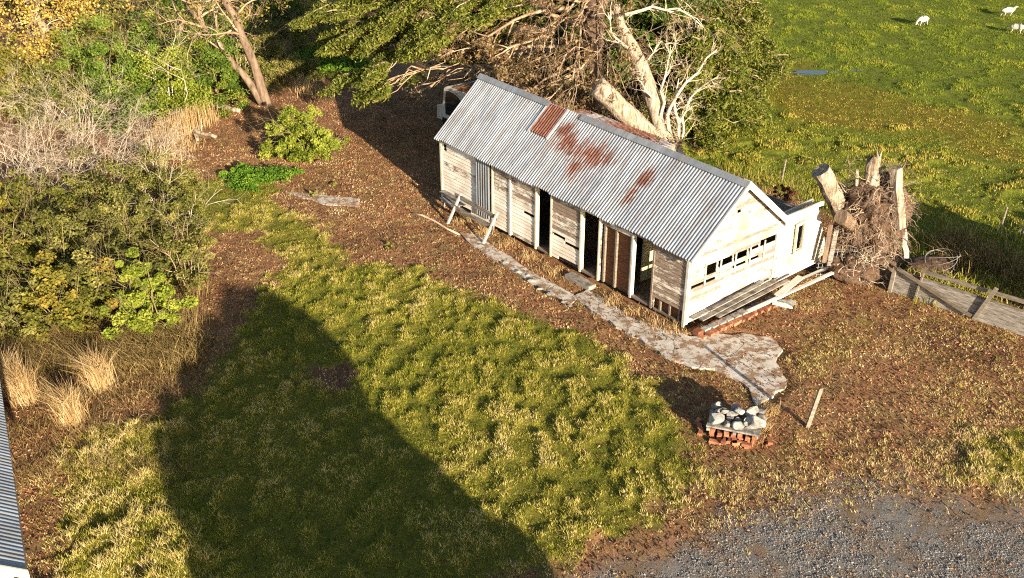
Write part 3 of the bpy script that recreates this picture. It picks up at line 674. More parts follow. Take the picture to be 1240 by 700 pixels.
mb = MB(T); mb.box(-.02, -.01, 4.74, 5.0, 1.06, 1.96, .2); mb.build('pane', M['glass'], wf_)
for (a, b_) in (((-.12, 4.0, 2.36), (-.26, 5.66, 2.50)), ((.05, 4.3, 2.30), (-.15, 5.9, 2.40)), ((.3, 4.1, 2.2), (.15, 5.75, 2.42))):
    mb = MB(T); mb.beam(a, b_, .06, .12, (0, 0, 1), .9, .04); mb.build('rafter', M['trim_white'], hut)
mb = MB(T); boards(mb, .1, 3.2, .12, 2.0, .118, [], lambda x, o, w: (x, 6.4-.26*w+o, w), tfun=lambda a, b_: .8); mb.build('lean_to_wall', M['paint'], hut)
# small sill and foot boards under the front
# ------------------------------------------------------------------ loose timber at the gable
tim = [((-.14, .15, .30), (-.16, 3.3, .50), .16, .03, 'long grey board leaning along the foot of the white gable, nearest the wall'),
       ((-.30, .35, .25), (-.32, 3.7, .46), .17, .03, 'long grey board lying second from the white gable wall'),
       ((-.44, .9, .22), (-.50, 4.1, .42), .14, .03, 'grey board lying third from the white gable wall'),
       ((-.22, .8, .38), (-.26, 3.0, .54), .12, .04, 'short silver plank topmost on the timber heap at the gable'),
       ((-.74, 1.9, .18), (-.98, 5.9, .36), .10, .06, 'long pale square beam reaching past the lean-to corner'),
       ((-.80, 3.2, .3), (-.60, 4.6, .42), .22, .03, 'short white board lying crosswise under the lean-to wall'),
       ((-.45, 4.0, .22), (-.62, 6.2, .30), .12, .04, 'thin pale batten beneath the leaning lean-to wall'),
       ((-.86, 2.9, .2), (-1.25, 3.35, .06), .20, .04, 'small white board end fallen outward onto the soil')]
for a, b_, w, h, lb in tim:
    mb = MB(T); mb.beam(a, b_, w, h, (0, 0, 1), random.uniform(.5, 1), .05)
    o = mb.build('timber_board', M['greywood'] if 'grey' in lb or 'silver' in lb else M['trim_white'], None, T(*a))
    tag(o, lb, 'board', 'loose boards at the gable')
o = MB(T).box(0, 1, 0, 1, 0, 1)
def rock(name, c, r, mat, label, cat='rock', group=None, tint=.7, sq=(1, 1, .7), seed=0):
    import bmesh
    bm = bmesh.new(); bmesh.ops.create_icosphere(bm, subdivisions=3, radius=1)
    rg = np.random.default_rng(seed+int(abs(c[0]*1000))); cuts = rg.normal(size=(15, 3)); cuts /= np.linalg.norm(cuts, axis=1, keepdims=True); cd = rg.uniform(.42, .8, 15)
    V = []
    for v in bm.verts:
        p = np.array(v.co)
        for n_, d_ in zip(cuts, cd):
            e = p@n_-d_
            if e > 0: p = p-n_*e
        V.append(p*np.array(sq)*r+np.array(c))
    F = [[v.index for v in f_.verts] for f_ in bm.faces]; bm.free()
    V = np.array(V); o = npmesh(name, V, F, M[mat], None, c, {'tint': np.full(len(V), tint)}, lc=V)
    return tag(o, label, cat, group)
rock('broken_slab', G(951, 371)+np.array([0, 0, .06]), .38, 'rockpale', 'pale jagged lump of concrete in a hollow beside the timber heap', 'concrete lump', tint=.85, sq=(1.1, .8, .3))
rock('broken_slab', G(905, 372)+np.array([.1, .1, .06]), .12, 'rockpale', 'small white rubble lump at the edge of the timber heap', 'concrete lump', tint=.9, sq=(1.1, .8, .5))
# doorstep
P = G(709, 340); st = thing('doorstep', P, 'worn grey timber step lying before the middle door', 'doorstep')
mb = MB(T); mb.hexa([(3.40, -.62, .0), (4.55, -.62, .0), (4.55, -.30, .0), (3.40, -.30, .0), (3.42, -.60, .13), (4.5, -.62, .15), (4.5, -.31, .14), (3.42, -.29, .12)], .8); mb.build('slab', M['greywood'], st)
mb = MB(T)
for k in range(3): mb.box(3.5+k*.4, 3.58+k*.4, -.60, -.35, -.05, .0, .3)
mb.build('bearer', M['wood'], st)
# ------------------------------------------------------------------ bench frame by the wall
bL = np.array([10.05, -.85]); bR = np.array([8.35, -.95])
bn = thing('rail_bench', T(9.2, -.9, 0), 'grey rail frame of splayed white legs and two planks standing at the iron covered window', 'rail frame')
for u, dx in ((10.25, 0), (8.15, 0)):
    mb = MB(T); mb.beam((u+.12, -1.02, -.02), (u-.1, -.55, 1.02), .07, .07, (1, 0, 0), .8); mb.build('leg', M['trim_white'], bn)
for (w, v, h) in ((.88, -.58, .15), (.55, -.74, .16)):
    mb = MB(T); mb.beam((10.45, v-.02, w+.02), (8.0, v-.02, w-.04), .03, h, (0, 0, 1), .55, .02); mb.build('rail', M['greywood'], bn)
mb = MB(T); mb.beam((11.9, -.12, .50), (10.3, -.42, .52), .30, .03, (0, 0, 1), .9); mb.beam((11.6, -.36, .42), (10.3, -.66, .44), .22, .03, (0, 0, 1), .9); mb.build('seat', M['greywood'], bn)
mb = MB(T); mb.beam((11.6, -.3, -.02), (11.6, -.3, .44), .07, .07, (1, 0, 0), .6); mb.build('leg', M['greywood'], bn)
# ------------------------------------------------------------------ old truck behind
tr = thing('old_truck', T(18, 6, 0)[:2]+(0,), 'derelict white truck cab with a leaf covered roof past the hut end', 'truck')
def TT(u, v, w): P = HUT_O+D*u+Nn*v; return (P[0], P[1], w)
mb = MB(TT); v0, v1 = 5.05, 6.85
pf = [(16.6, .55), (19.25, .55), (19.2, 1.1), (19.05, 1.9), (18.9, 2.0), (16.6, 2.02)]
def prism(mb, pf, v0, v1, t):
    n = len(pf); mb.add([(a, v0, b_) for a, b_ in pf]+[(a, v1, b_) for a, b_ in pf], [tuple(range(n)), tuple(range(2*n-1, n-1, -1))]+[(i, n+i, n+(i+1) % n, (i+1) % n) for i in range(n)], t)
prism(mb, pf, v0, v1, .8); mb.build('cab', M['vanwhite'], tr)
mb = MB(TT); n = 12; arc = [(18.85-.75*(1-math.cos(k/n*PI/2))*1.5, 1.80-.9*(math.sin(k/n*PI/2))**1.5*0) for k in range(n)]
wp = [(18.98, .75), (18.96, 1.5), (18.85, 1.82), (18.5, 1.84), (18.1, 1.78), (17.8, 1.62), (17.55, 1.35), (17.4, 1.0), (17.38, .75)]
prism(mb, wp, v0-.012, v0+.01, .1); mb.build('side_window', M['glass'], tr)
mb = MB(TT); prism(mb, [(16.7, 2.025), (18.6, 2.03), (18.4, 2.09), (16.8, 2.10)], v0+.12, v1-.1, .5); mb.build('roof_litter', M['litter_red'], tr)
mb = MB(TT); prism(mb, [(19.26, .35), (19.8, .35), (19.8, .95), (19.26, 1.05)], v0+.1, v1-.1, .8); mb.build('bonnet', M['vanwhite'], tr)
for u in (18.9, 16.9):
    for v in (v0+.12, v1-.12):
        mb = MB(TT); mb.tube([(u, v-.1, .4), (u, v+.1, .4)], [.4, .4], 20, .2); mb.build('wheel', M['black'], tr)
# ------------------------------------------------------------------ neighbouring shed at the left edge
e0 = G(30, 690, 2.3); e1 = G(-3, 450, 2.3); ed = e1-e0; eL = np.linalg.norm(ed[:2]); eu = ed/eL; en = np.array([-eu[1], eu[0], 0]) 
if en[0] > 0: en = -en
def TS(u, v, w): P = e0+eu*u+en*v; return (P[0], P[1], w)
sh = thing('shed', TS(0, 2, 0), 'blue grey iron roofed shed cut off by the left edge', 'shed')
roofsheet('roof', -.05, eL+3, -.02, 2.6, lambda v: 2.3+.75*v, 8, blobs([(1, 0, .01, .01, 0)]), M['ironblue'], T_=TS, par=sh, ragged=.005)
mb = MB(TS); mb.box(.1, eL+3, .2, 5.0, 0, 2.3, .7); mb.build('wall', M['paint'], sh)
mb = MB(TS); mb.hexa([(-.10, -.05, 2.15), (-.06, -.05, 2.15), (-.06, 2.6, 4.1), (-.10, 2.6, 4.1), (-.10, -.05, 2.33), (-.06, -.05, 2.33), (-.06, 2.6, 4.30), (-.10, 2.6, 4.30)], .95); mb.build('barge_board', M['trim'], sh)
mb = MB(TS); mb.add([(.12, .2, 2.25), (.12, 5.0, 2.25), (.12, 2.6, 4.15), (eL+3, .2, 2.25), (eL+3, 5., 2.25), (eL+3, 2.6, 4.15)], [(0, 1, 2), (3, 5, 4), (0, 2, 5, 3), (1, 4, 5, 2)], .8); mb.build('gable', M['paint'], sh)
roofsheet('roof', -.05, eL+3, 5.22, 2.6, lambda v: 2.3+.75*(5.2-v), 6, blobs([(1, 0, .01, .01, 0)]), M['ironblue'], T_=TS, par=sh, ragged=.005)
# ------------------------------------------------------------------ vegetation helpers
def cat_mesh(parts):
    Vs, Fs, Ts = [], [], []; b_ = 0
    for V, F, t in parts: Vs.append(V); Fs.append(F+b_); Ts.append(t); b_ += len(V)
    return np.concatenate(Vs), np.concatenate(Fs), np.concatenate(Ts)
def shrub(name, px, py, rad, h, leafmat, twigmat, n, size, label, cat='shrub', group=None, ncl=26, stems=7, twigs=2, tones=(0, 1), base=None, tdepth=2, droop=.1, loose=.55, low=.12, star=.28):
    P = G(px, py) if base is None else np.array(base, float)
    r = thing(name, P, label, cat, group)
    cl, cr, ct = [], [], []
    for k in range(ncl):
        a = random.uniform(0, 2*PI); el = math.asin(random.uniform(-.05, 1)); q = random.uniform(.45, 1.02)
        wob = 1+star*math.sin(3*a+px)+random.uniform(-.15, .2)
        cl.append(P+np.array([math.cos(a)*math.cos(el)*rad*q*wob, math.sin(a)*math.cos(el)*rad*q*wob, low*h+math.sin(el)*h*.88*q*wob]))
        cr.append(random.uniform(.16, .38)*rad*loose*1.6); ct.append(random.uniform(*tones))
    if n:
        pts, v, k = clump_points(cl, cr, n, .75); pts[:, 2] = np.maximum(pts[:, 2], .02)
        tint = np.array(ct)[k]*.6+RNG.random(n)*.4
        V, F, t = leaves(pts, size, None, .5, tint)
        npmesh('foliage', V, F, M[leafmat], r, attrs={'tint': t})
    out = []
    for k in range(stems):
        a = random.uniform(0, 2*PI); sp = random.uniform(.2, .9)
        d = np.array([math.cos(a)*sp*rad/h, math.sin(a)*sp*rad/h, 1.0])
        grow(P+np.array([math.cos(a), math.sin(a), 0])*rad*.12, d, math.hypot(h, rad*sp)*random.uniform(.75, 1.1), .012+.008*h, tdepth, out, 4, .18, droop, 5, .55, .8)
    if out: segs_mesh('branches', out, M[twigmat], r, n=3)
    return r
# left scrub -------------------------------------------------------
gL = 'scrub massed along the left side'
S = [  # px, py, radius, height, leaf, twig, n, size, label
 (20, 405, 1.5, 1.7, 'l_olive', 'twigolive', 9000, .075, 'dull olive bush at the left edge above the dry stalks'),
 (88, 400, 1.5, 1.9, 'l_orange', 'twigolive', 9000, .08, 'green bush flecked with yellow leaves between the lime bush and the left edge'),
 (184, 400, 1.0, 2.0, 'l_lime', 'twigolive', 12000, .07, 'bright lime green bush at the edge of the bare soil'),
 (140, 372, 1.3, 2.0, 'l_olive', 'twigolive', 8500, .07, 'dark olive bush just behind the lime green bush'),
 (225, 350, 1.05, 1.9, 'l_olive', 'twigbrown', 4500, .06, 'thin brownish olive shrub overhanging the bare soil'),
 (20, 345, 1.7, 2.1, 'l_orange', 'twigbrown', 9500, .08, 'autumn bush with orange and yellow leaves at the left edge'),
 (95, 335, 1.7, 2.1, 'l_olive', 'twigolive', 9500, .07, 'olive green bush in the middle of the left scrub'),
 (170, 312, 1.7, 2.4, 'l_olive', 'twigolive', 10000, .06, 'tall feathery olive bush left of the upper lawn'),
 (215, 285, 1.3, 1.9, 'l_olive', 'twigpale', 6500, .055, 'feathery olive shrub with pale bare twigs beside the upper lawn'),
 (40, 285, 1.9, 2.1, 'l_orange', 'twigolive', 9000, .075, 'mottled yellow green bush under the grey dead shrubs'),
 (120, 262, 1.8, 2.0, 'l_olive', 'twigolive', 9000, .06, 'rounded olive bush below the grey dead shrubs'),
 (190, 240, 1.5, 1.7, 'l_olive', 'twigpale', 7000, .055, 'low grey green bush near the pale reeds'),
]
for s in S: shrub('bush', *s[:6], int(s[6]*1.5), s[7]*.84, s[8], 'bush', gL, ncl=75, stems=8, loose=.42)
B = [
 (150, 150, 2.5, 3.6, 'l_green', 'twigolive', 12000, .085, 'broad green bush left of the bare two trunked tree'),
 (215, 142, 2.3, 4.0, 'l_lime', 'twigpale', 10000, .075, 'tall yellow green bush with pale bare branches in it'),
 (262, 128, 2.0, 3.6, 'l_green', 'twigolive', 10000, .08, 'dense green bush against the bare two trunked tree'),
 (185, 100, 3.0, 4.2, 'l_green', 'twigolive', 9000, .10, 'green bush rising behind the other green bushes'),
 (300, 70, 2.4, 2.6, 'l_olive', 'twigbrown', 8000, .09, 'dull brown green bush behind the two trunked tree'),
 (355, 95, 1.5, 1.4, 'l_olive', 'twigbrown', 5000, .07, 'low brown olive bush right of the two trunked tree'),
 (130, 40, 3.4, 3.8, 'l_olive', 'twigbrown', 9000, .12, 'dark olive thicket at the top behind the yellow tree'),
 (240, 30, 3.4, 3.4, 'l_olive', 'twigbrown', 9000, .12, 'brown olive thicket at the top beyond the green bushes'),
 (340, 25, 3.2, 3.0, 'l_dark', 'twigbrown', 9000, .12, 'dark green thicket at the top beyond the bare tree'),
 (30, 20, 3.4, 4.0, 'l_orange', 'twigbrown', 9000, .12, 'autumn coloured thicket in the top left corner'),
]
B += [
 (60, 150, 2.6, 2.6, 'l_olive', 'twiggrey', 8000, .09, 'dull olive bush under the yellow tree'),
 (110, 100, 2.6, 2.8, 'l_orange', 'twiggrey', 9000, .10, 'orange tinged bush at the foot of the yellow tree'),
 (10, 120, 2.8, 3.0, 'l_orange', 'twiggrey', 9000, .10, 'orange tinged bush at the left edge under the yellow tree'),
 (235, 75, 2.6, 3.6, 'l_green', 'twigpale', 9000, .09, 'green bush between the thicket and the two trunked tree'),
 (285, 100, 1.7, 2.4, 'l_olive', 'twigpale', 7000, .08, 'olive bush at the foot of the two trunked tree'),
 (385, 55, 2.0, 2.0, 'l_olive', 'twigbrown', 6000, .09, 'olive bush in shade left of the bright green weeds'),
 (175, -10, 4.0, 4.5, 'l_dark', 'twigbrown', 9000, .15, 'dark thicket beyond the top edge behind the brown olive thicket'),
 (60, -20, 4.0, 4.5, 'l_dark', 'twigbrown', 9000, .15, 'dark thicket beyond the top edge behind the yellow tree'),
 (300, -15, 4.0, 4.5, 'l_dark', 'twigbrown', 9000, .15, 'dark thicket beyond the top edge behind the two trunked tree'),
]
for s in B: shrub('bush', *s[:6], int(s[6]*1.4), s[7]*.86, s[8], 'bush', 'bushes under the trees at the top left', ncl=80, stems=7, loose=.42)
shrub('bush', 368, 186, 1.4, 2.1, 'l_lime', 'twigolive', 20000, .058, 'round bright yellow green bush alone on the bare brown ground', 'bush', ncl=170, loose=.34, low=.05, star=.08)
shrub('bush', 402, 178, .55, .5, 'l_lime', 'twigbrown', 1500, .07, 'small yellow green sprig right of the round bright bush', 'bush', ncl=12)
shrub('weed_patch', 308, 218, 1.25, .26, 'l_vivid', 'twigolive', 16000, .05, 'vivid green leafy weed patch on the brown ground', 'weeds', ncl=50, stems=0, low=0, loose=.5)
for k, (px, py, r_) in enumerate([(400, 68, 2.0), (425, 84, 1.3)]):
    shrub('weed_patch', px, py, r_, .5, 'l_vivid', 'twigolive', 7000, .09, ['bright green weeds sunlit behind the conifer boughs', 'small bright green weeds at the shadow edge under the boughs'][k], 'weeds', ncl=60, stems=0, low=0)
for k, (px, py) in enumerate([(345, 222), (378, 238), (405, 225), (292, 250), (470, 300)]):
    shrub('weed', px, py, .22, .18, 'l_olive', 'twigolive', 220, .06, 'small dark weed on the brown ground', 'weed', 'small weeds on the brown ground', ncl=8, stems=0, low=0)
# bare twiggy grey shrubs ------------------------------------------
gt = 'leafless grey shrubs at the left'
for k, (px, py, h, lb) in enumerate([(10, 262, 3.0, 'leafless grey shrub with arching twigs at the left edge'), (70, 232, 3.2, 'leafless grey shrub above the olive bushes'), (20, 215, 2.6, 'leafless grey shrub below the yellow tree at the left edge'),
        (130, 215, 2.3, 'tangled pale leafless shrub between yellow tree and olive bushes'), (178, 205, 1.7, 'low pale leafless shrub beside the reeds'), (100, 165, 2.4, 'leafless grey shrub right under the yellow tree')]):
    P = G(px, py); r = thing('bare_shrub', P, lb, 'shrub', gt); out = []
    for q in range(17):
        a = random.uniform(0, 2*PI); sp = random.uniform(.3, 1.1)
        grow(P+np.array([math.cos(a)*.3, math.sin(a)*.3, 0]), (math.cos(a)*sp, math.sin(a)*sp, 1), h*random.uniform(.7, 1.1), .024, 3, out, 4, .16, .15, 5, .58, .7)
    segs_mesh('branches', out, M['twiggrey'], r, n=3)
# dry bracken / stalk tangle in front of the scrub
def strands(name, pxs, n, h, mat, label, cat, spread=.5, wid=.007, lean=(0, 0), group=None, kind=None, curl=.5):
    P = np.array([G(*p) for p in pxs]); base = P.mean(0); base[2] = 0
    c = P[RNG.integers(0, len(P), n)]+np.stack([RNG.normal(0, spread, n), RNG.normal(0, spread, n), np.zeros(n)], 1)
    hh = h*RNG.uniform(.4, 1.1, n); a = RNG.uniform(0, 2*PI, n); l_ = RNG.uniform(.1, 1, n)*curl*hh
    q1 = c+np.stack([np.cos(a)*l_*.3+lean[0]*hh*.4, np.sin(a)*l_*.3+lean[1]*hh*.4, hh*.6], 1); q2 = c+np.stack([np.cos(a)*l_+lean[0]*hh, np.sin(a)*l_+lean[1]*hh, hh*RNG.uniform(.7, 1, n)], 1)
    b_ = RNG.uniform(0, PI, n); sd = np.stack([np.cos(b_), np.sin(b_), np.zeros(n)], 1)*wid
    V = np.stack([c-sd, c+sd, q1+sd*.8, q1-sd*.8, q2+sd*.3, q2-sd*.3], 1).reshape(-1, 3)
    F = ((np.arange(n)*6)[:, None, None]+np.array([[(0, 1, 2, 3), (3, 2, 4, 5)]])).reshape(-1, 4)
    o = npmesh(name, V, F, M[mat], None, base, {'tint': np.repeat(np.clip(RNG.normal(.5, .25, n), 0, 1), 6)})
    return tag(o, label, cat, group, kind)
for k, (px, py, h, lb) in enumerate([(33, 486, 1.25, 'upright pale dry tussock next to the blue grey shed roof'), (90, 512, 1.15, 'upright pale dry tussock, middle one of three at lower left'), (124, 470, 1.2, 'upright pale dry tussock nearest the bare soil'),
                                      (6, 470, 1.2, 'dry stalks leaning over the edge of the shed roof')]):
    strands('dry_tussock', [(px, py)], 560, h*.95, 'straw', lb, 'tussock', .13, .006, (-.25, .15), 'dry tussocks at lower left', curl=.7)
strands('dry_brush', [(x_, y_) for x_ in range(-10, 235, 14) for y_ in (412, 428, 440)], 11000, .55, 'bracken', 'band of tangled dry brown stalks below the left bushes', 'dry stalks', .3, .007, (-.2, -.2), kind='stuff', curl=1.2)
strands('dry_brush', [(x_, y_) for x_ in range(20, 240, 14) for y_ in (455, 480, 520, 570)], 3600, .3, 'bracken', 'sparse dead stalks lying on the soil between the tussocks', 'dry stalks', .35, .006, (0, 0), kind='stuff', curl=2)
strands('dry_brush', [(px_, py_) for px_, py_ in ((225, 385), (228, 400), (235, 360))], 450, .7, 'bracken', 'thin brown stalks standing beside the lime bush', 'dry stalks', .25, .005, (.1, 0), kind='stuff')
strands('reeds', [(195+i*8, 176-i*4) for i in range(8)], 2200, 1.15, 'straw', 'row of pale dry reeds in front of the green bushes', 'reeds', .22, .010, (0, 0), kind='stuff', curl=.25)
strands('reeds', [(170, 200), (200, 190), (215, 182), (190, 215)], 1500, .7, 'straw', 'low pale dry grass left of the fallen logs', 'reeds', .4, .009, (0, 0), kind='stuff', curl=.8)
strands('reeds', [(340+i*9, 92+i*5) for i in range(6)], 900, .7, 'straw', 'dry brown grass between round bush and dark shade', 'reeds', .35, .009, (0, 0), kind='stuff', curl=.8)
strands('long_grass', [(1150, 312), (1165, 322), (1180, 326), (1200, 318), (1215, 330), (1230, 345), (1160, 300)], 2600, .85, 'bracken', 'long dead grass behind the board gate', 'long grass', .4, .009, (-.1, 0), kind='stuff', curl=.7)
strands('long_grass', [(x_, y_) for x_ in range(1120, 1320, 18) for y_ in (290, 318, 345, 360)], 4200, .45, 'grass', 'rough grass in the shade behind the board gate', 'long grass', .4, .011, (0, 0), kind='stuff', curl=.9)
strands('long_grass', [(x_, 205+(x_-880)*.30) for x_ in range(880, 1000, 12)], 1500, .35, 'grass', 'thin grass behind the hut gable', 'long grass', .5, .006, (0, 0), kind='stuff', curl=.6)
strands('wall_weeds', [tuple(p) for p in ((560, 268), (585, 281), (612, 296), (640, 312), (668, 330), (740, 365), (765, 378), (790, 392), (812, 400))], 1500, .22, 'straw', 'dry weeds growing along the foot of the hut front', 'weeds', .18, .006, (0, 0), kind='stuff', curl=1)
strands('dead_grass', [(930, 500), (925, 520), (915, 535)], 380, .4, 'straw', 'pale dead grass beside the stacked bricks', 'dead grass', .12, .006, (.3, -.3), kind='stuff', curl=.8)

# trees --------------------------------------------------------------
def wob(p0, p1, n, w, bow=(0, 0, 0)):
    p0 = np.array(p0, float); p1 = np.array(p1, float); r = []
    for i in range(n+1):
        t = i/n; r.append(p0+(p1-p0)*t+np.array(bow)*math.sin(t*PI)+(np.array([random.gauss(0, w) for _ in range(3)]) if 0 < i < n else 0))
    return r
def trunk(mb, p0, p1, r0, r1, n=8, w=.05, bow=(0, 0, 0), sides=12, rough=.08):
    pts = wob(p0, p1, n, w, bow); mb.tube(pts, [r0+(r1-r0)*i/n for i in range(n+1)], sides, None, rough); return pts
# yellow autumn tree
P = G(86, 92); t = thing('autumn_tree', P, 'yellow leaved tree with a leaning pale trunk in the top left corner', 'tree')
mb = MB(); tp = trunk(mb, P, P+np.array([-2.1, -.3, 6.5]), .27, .17, 8, .06); trunk(mb, tp[-1], tp[-1]+np.array([-.8, .3, 3.5]), .17, .08); mb.build('trunk', M['barkpale'], t, smooth=True)
out = []; tips = []
for q in tp[3:]+tp[4:]+tp[5:]:
    for _ in range(2):
        a = random.uniform(0, 2*PI); grow(q, (math.cos(a), math.sin(a), .3), random.uniform(2, 3.2), .05, 3, out, 4, .2, .15, 5, .6, .8, tips)
segs_mesh('branches', out, M['twigpale'], t, n=3)
cl = [q for q in tips if random.random() < .8]
cl += [P+np.array([random.uniform(-4.2, 2.8), random.uniform(.5, 3.0), random.uniform(.5, 5.5)]) for _ in range(70)]
pts, v, k = clump_points(cl, [random.uniform(.25, .6) for _ in cl], 17000, .7)
V, F, tt = leaves(pts, .12, None, .4, None, 1.2); npmesh('crown', V, F, M['l_yellow'], t, attrs={'tint': tt})
# bare two-trunk tree
P = G(328, 128); t = thing('bare_tree', P, 'leafless tree with two leaning trunks on the brown ground', 'tree')
out = []; tips = []
for (q, r0, r1) in ((np.array([-1.9, .2, 6.2]), .25, .13), (np.array([-3.5, .6, 4.6]), .21, .10)):
    mb = MB(); tp = trunk(mb, P+np.array([q[0]*.08, 0, -.1]), P+q, r0, r1, 9, .05, (.1, 0, 0)); mb.build('trunk', M['bark'], t, smooth=True)
    for c_ in tp[5:]:
        for _ in range(2):
            a = random.uniform(0, 2*PI); grow(c_, (math.cos(a), math.sin(a)*.7, .9), random.uniform(1.8, 3.2), .07, 3, out, 4, .2, .0, 5, .6, .8, tips)
segs_mesh('branches', out, M['twigbrown'], t, n=4)
pts, v, k = clump_points(tips, [.3]*len(tips), 2500, .7); V, F, tt = leaves(pts, .08, None, .4); npmesh('leaves', V, F, M['l_orange'], t, attrs={'tint': tt})
# fallen pale logs
for (a, b_, r_, lb) in (((250, 128), (291, 137), .14, 'pale log lying on the litter left of the two trunked tree'), ((233, 160), (262, 168), .10, 'short pale log lying nearest the dry reeds'), ((236, 165), (240, 172), .09, 'little upright stub by the short pale log')):
    p0, p1 = G(*a), G(*b_); mb = MB(); trunk(mb, p0+np.array([0, 0, r_]), p1+np.array([0, 0, r_*.8]), r_, r_*.7, 5, .02); tag(mb.build('fallen_log', M['log'], None, p0, smooth=True), lb, 'log')
# conifers ------------------------------------------------------------
def clear_(p):            # the open air over the truck stays free of foliage
    p = np.asarray(p); return ~((p[:, 0] > -5.2) & (p[:, 0] < -.6) & (p[:, 1] > 33) & (p[:, 1] < 44) & (p[:, 2] < 3.3+(42-p[:, 1])*.30))
def sprays(boughs, n, size, droop=.35, wide=.6, mat=None):
    """feathery foliage hanging along boughs (list of polylines)"""
    P0 = []; Dd = []
    for pl in boughs:
        for a, b_ in zip(pl[:-1], pl[1:]): P0.append((a, b_))
    L = np.array([np.linalg.norm(b_-a) for a, b_ in P0]); idx = RNG.choice(len(P0), n, p=L/L.sum())
    A = np.array([p[0] for p in P0])[idx]; B_ = np.array([p[1] for p in P0])[idx]; t_ = RNG.random((n, 1))
    # sprig positions: quantised fans
    q = RNG.integers(0, 9999, n) % 40
    c = A+(B_-A)*(np.round(t_*6)/6+RNG.normal(0, .03, (n, 1)))
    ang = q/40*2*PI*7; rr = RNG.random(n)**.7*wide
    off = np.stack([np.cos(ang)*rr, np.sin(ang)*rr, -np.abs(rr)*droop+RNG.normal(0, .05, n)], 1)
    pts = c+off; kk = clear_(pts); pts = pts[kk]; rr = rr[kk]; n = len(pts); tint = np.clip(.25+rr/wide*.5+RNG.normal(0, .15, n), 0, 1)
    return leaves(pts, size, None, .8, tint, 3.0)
def conifer(name, P, label, trunk_r, H, boughs, mat, n, size, extra=None, wide=.6, droop=.35, barkm='barkdark', twm='twigbrown', cat='tree'):
    t = thing(name, P, label, cat); mb = MB(); trunk(mb, P, P+np.array([.1, .2, H]), trunk_r, trunk_r*.4, 9, .06); mb.build('trunk', M[barkm], t, smooth=True)
    segs = []
    for pl in boughs:
        m_ = len(pl)-1
        for i in range(m_): segs.append((pl[i], pl[i+1], .035*(1-i/m_)+.008, .035*(1-(i+1)/m_)+.006))
    segs_mesh('boughs', segs, M[twm], t, n=5)
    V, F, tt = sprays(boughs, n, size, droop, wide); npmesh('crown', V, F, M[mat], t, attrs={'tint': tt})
    return t
def bough(p0, p1, sag=.5, n=6):
    p0 = np.array(p0, float); p1 = np.array(p1, float); r = []
    for i in range(n+1):
        t_ = i/n; p = p0+(p1-p0)*t_; p[2] += math.sin(t_*PI)*sag; r.append(p+np.array([random.gauss(0, .08) for _ in range(3)])*(0 < i))
    return r
def fan(p0, p1, sag, sub, subl):
    main = bough(p0, p1, sag); r = [main]
    for k in range(sub):
        i = random.randint(2, len(main)-1); d = (main[i]-main[i-1]); d /= np.linalg.norm(d)+1e-9
        s_ = np.array([-d[1], d[0], 0])*random.choice((-1, 1)); e = main[i]+(d*.8+s_*random.uniform(.3, .9)+np.array([0, 0, random.uniform(-.35, .05)]))*subl*random.uniform(.5, 1.2)
        r.append(bough(main[i], e, .1, 3))
    return r
TP = PY(715, 60, 41.5); TP[2] = 0
# big conifer, green boughs reaching left
bs = []
for (px, py, Yd) in ((500, 112, 42), (478, 96, 41.5), (515, 88, 43.5), (455, 108, 41), (430, 88, 42), (545, 60, 44), (480, 60, 42), (430, 50, 43), (395, 40, 44.5), (500, 35, 41), (455, 20, 43), (400, 8, 45), (535, 20, 41), (520, 50, 40), (465, 78, 41), (380, 20, 45), (490, 8, 42), (560, 45, 43), (405, 62, 44), (440, 35, 43), (375, -25, 45), (420, -20, 44), (500, -20, 43), (540, -15, 42)):
    e = PY(px, py, Yd); s0 = np.array([TP[0]-.3, 41.5, e[2]+random.uniform(1.2, 2.6)]); mid = s0+(e-s0)*.35
    bs += fan(mid, e, .35, 9, 1.5)
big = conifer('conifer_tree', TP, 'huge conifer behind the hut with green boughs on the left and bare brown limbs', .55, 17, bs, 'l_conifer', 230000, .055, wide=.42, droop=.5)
# its bare brown limbs
out = []
for k in range(26):
    z = random.uniform(3.5, 8.5); a = random.uniform(PI*.95, PI*1.6) if k % 6 else random.uniform(0, 2*PI)
    L = random.uniform(3, 6.2); grow(np.array([TP[0], TP[1], z]), (math.cos(a), math.sin(a)*.8, -.05), L, .07, 3, out, 5, .15, .22, 6, .5, .75)
for (px, py, px2, py2, Yd) in ((700, 30, 565, 15, 40), (700, 60, 520, 20, 39), (690, 10, 530, 5, 40), (700, 80, 575, 90, 38.5), (690, 90, 610, 120, 38.5), (670, 40, 590, 60, 39)):
    a = PY(px, py, 41); b_ = PY(px2, py2, Yd); d = b_-a; grow(a, d+np.array([0, 0, .4]), np.linalg.norm(d), .10, 3, out, 9, .1, .25, 9, .42, .8)
out = [s_ for s_, k_ in zip(out, clear_([s_[1] for s_ in out])) if k_]
segs_mesh('dead_limbs', out, M['twigbrown'], big, n=4)
ends = [s_[1] for s_ in out if s_[3] < .012]; ends = [ends[i] for i in RNG.choice(len(ends), min(len(ends), 2500), replace=False)]
pts, v, k = clump_points(ends, [.16]*len(ends), 18000, 1.1); V, F, tt = leaves(pts, .055, None, 0, None, 3.2); npmesh('dead_sprays', V, F, M['l_deadcon'], big, attrs={'tint': tt})
# second dark trunk & shading mass
P2 = PY(735, 60, 44.5); P2[2] = 0
bs = []
for k in range(60):
    a = random.uniform(0, 2*PI); z = random.uniform(.8, 11); L = random.uniform(2, 4.2); s0 = P2+np.array([0, 0, z]); bs += fan(s0, s0+np.array([math.cos(a)*L, math.sin(a)*L*.8, -.5]), .3, 3, 1.2)
conifer('conifer_tree', P2, 'dark conifer standing behind the dead white tree', .4, 14, bs, 'l_dark', 36000, .11, wide=.5)
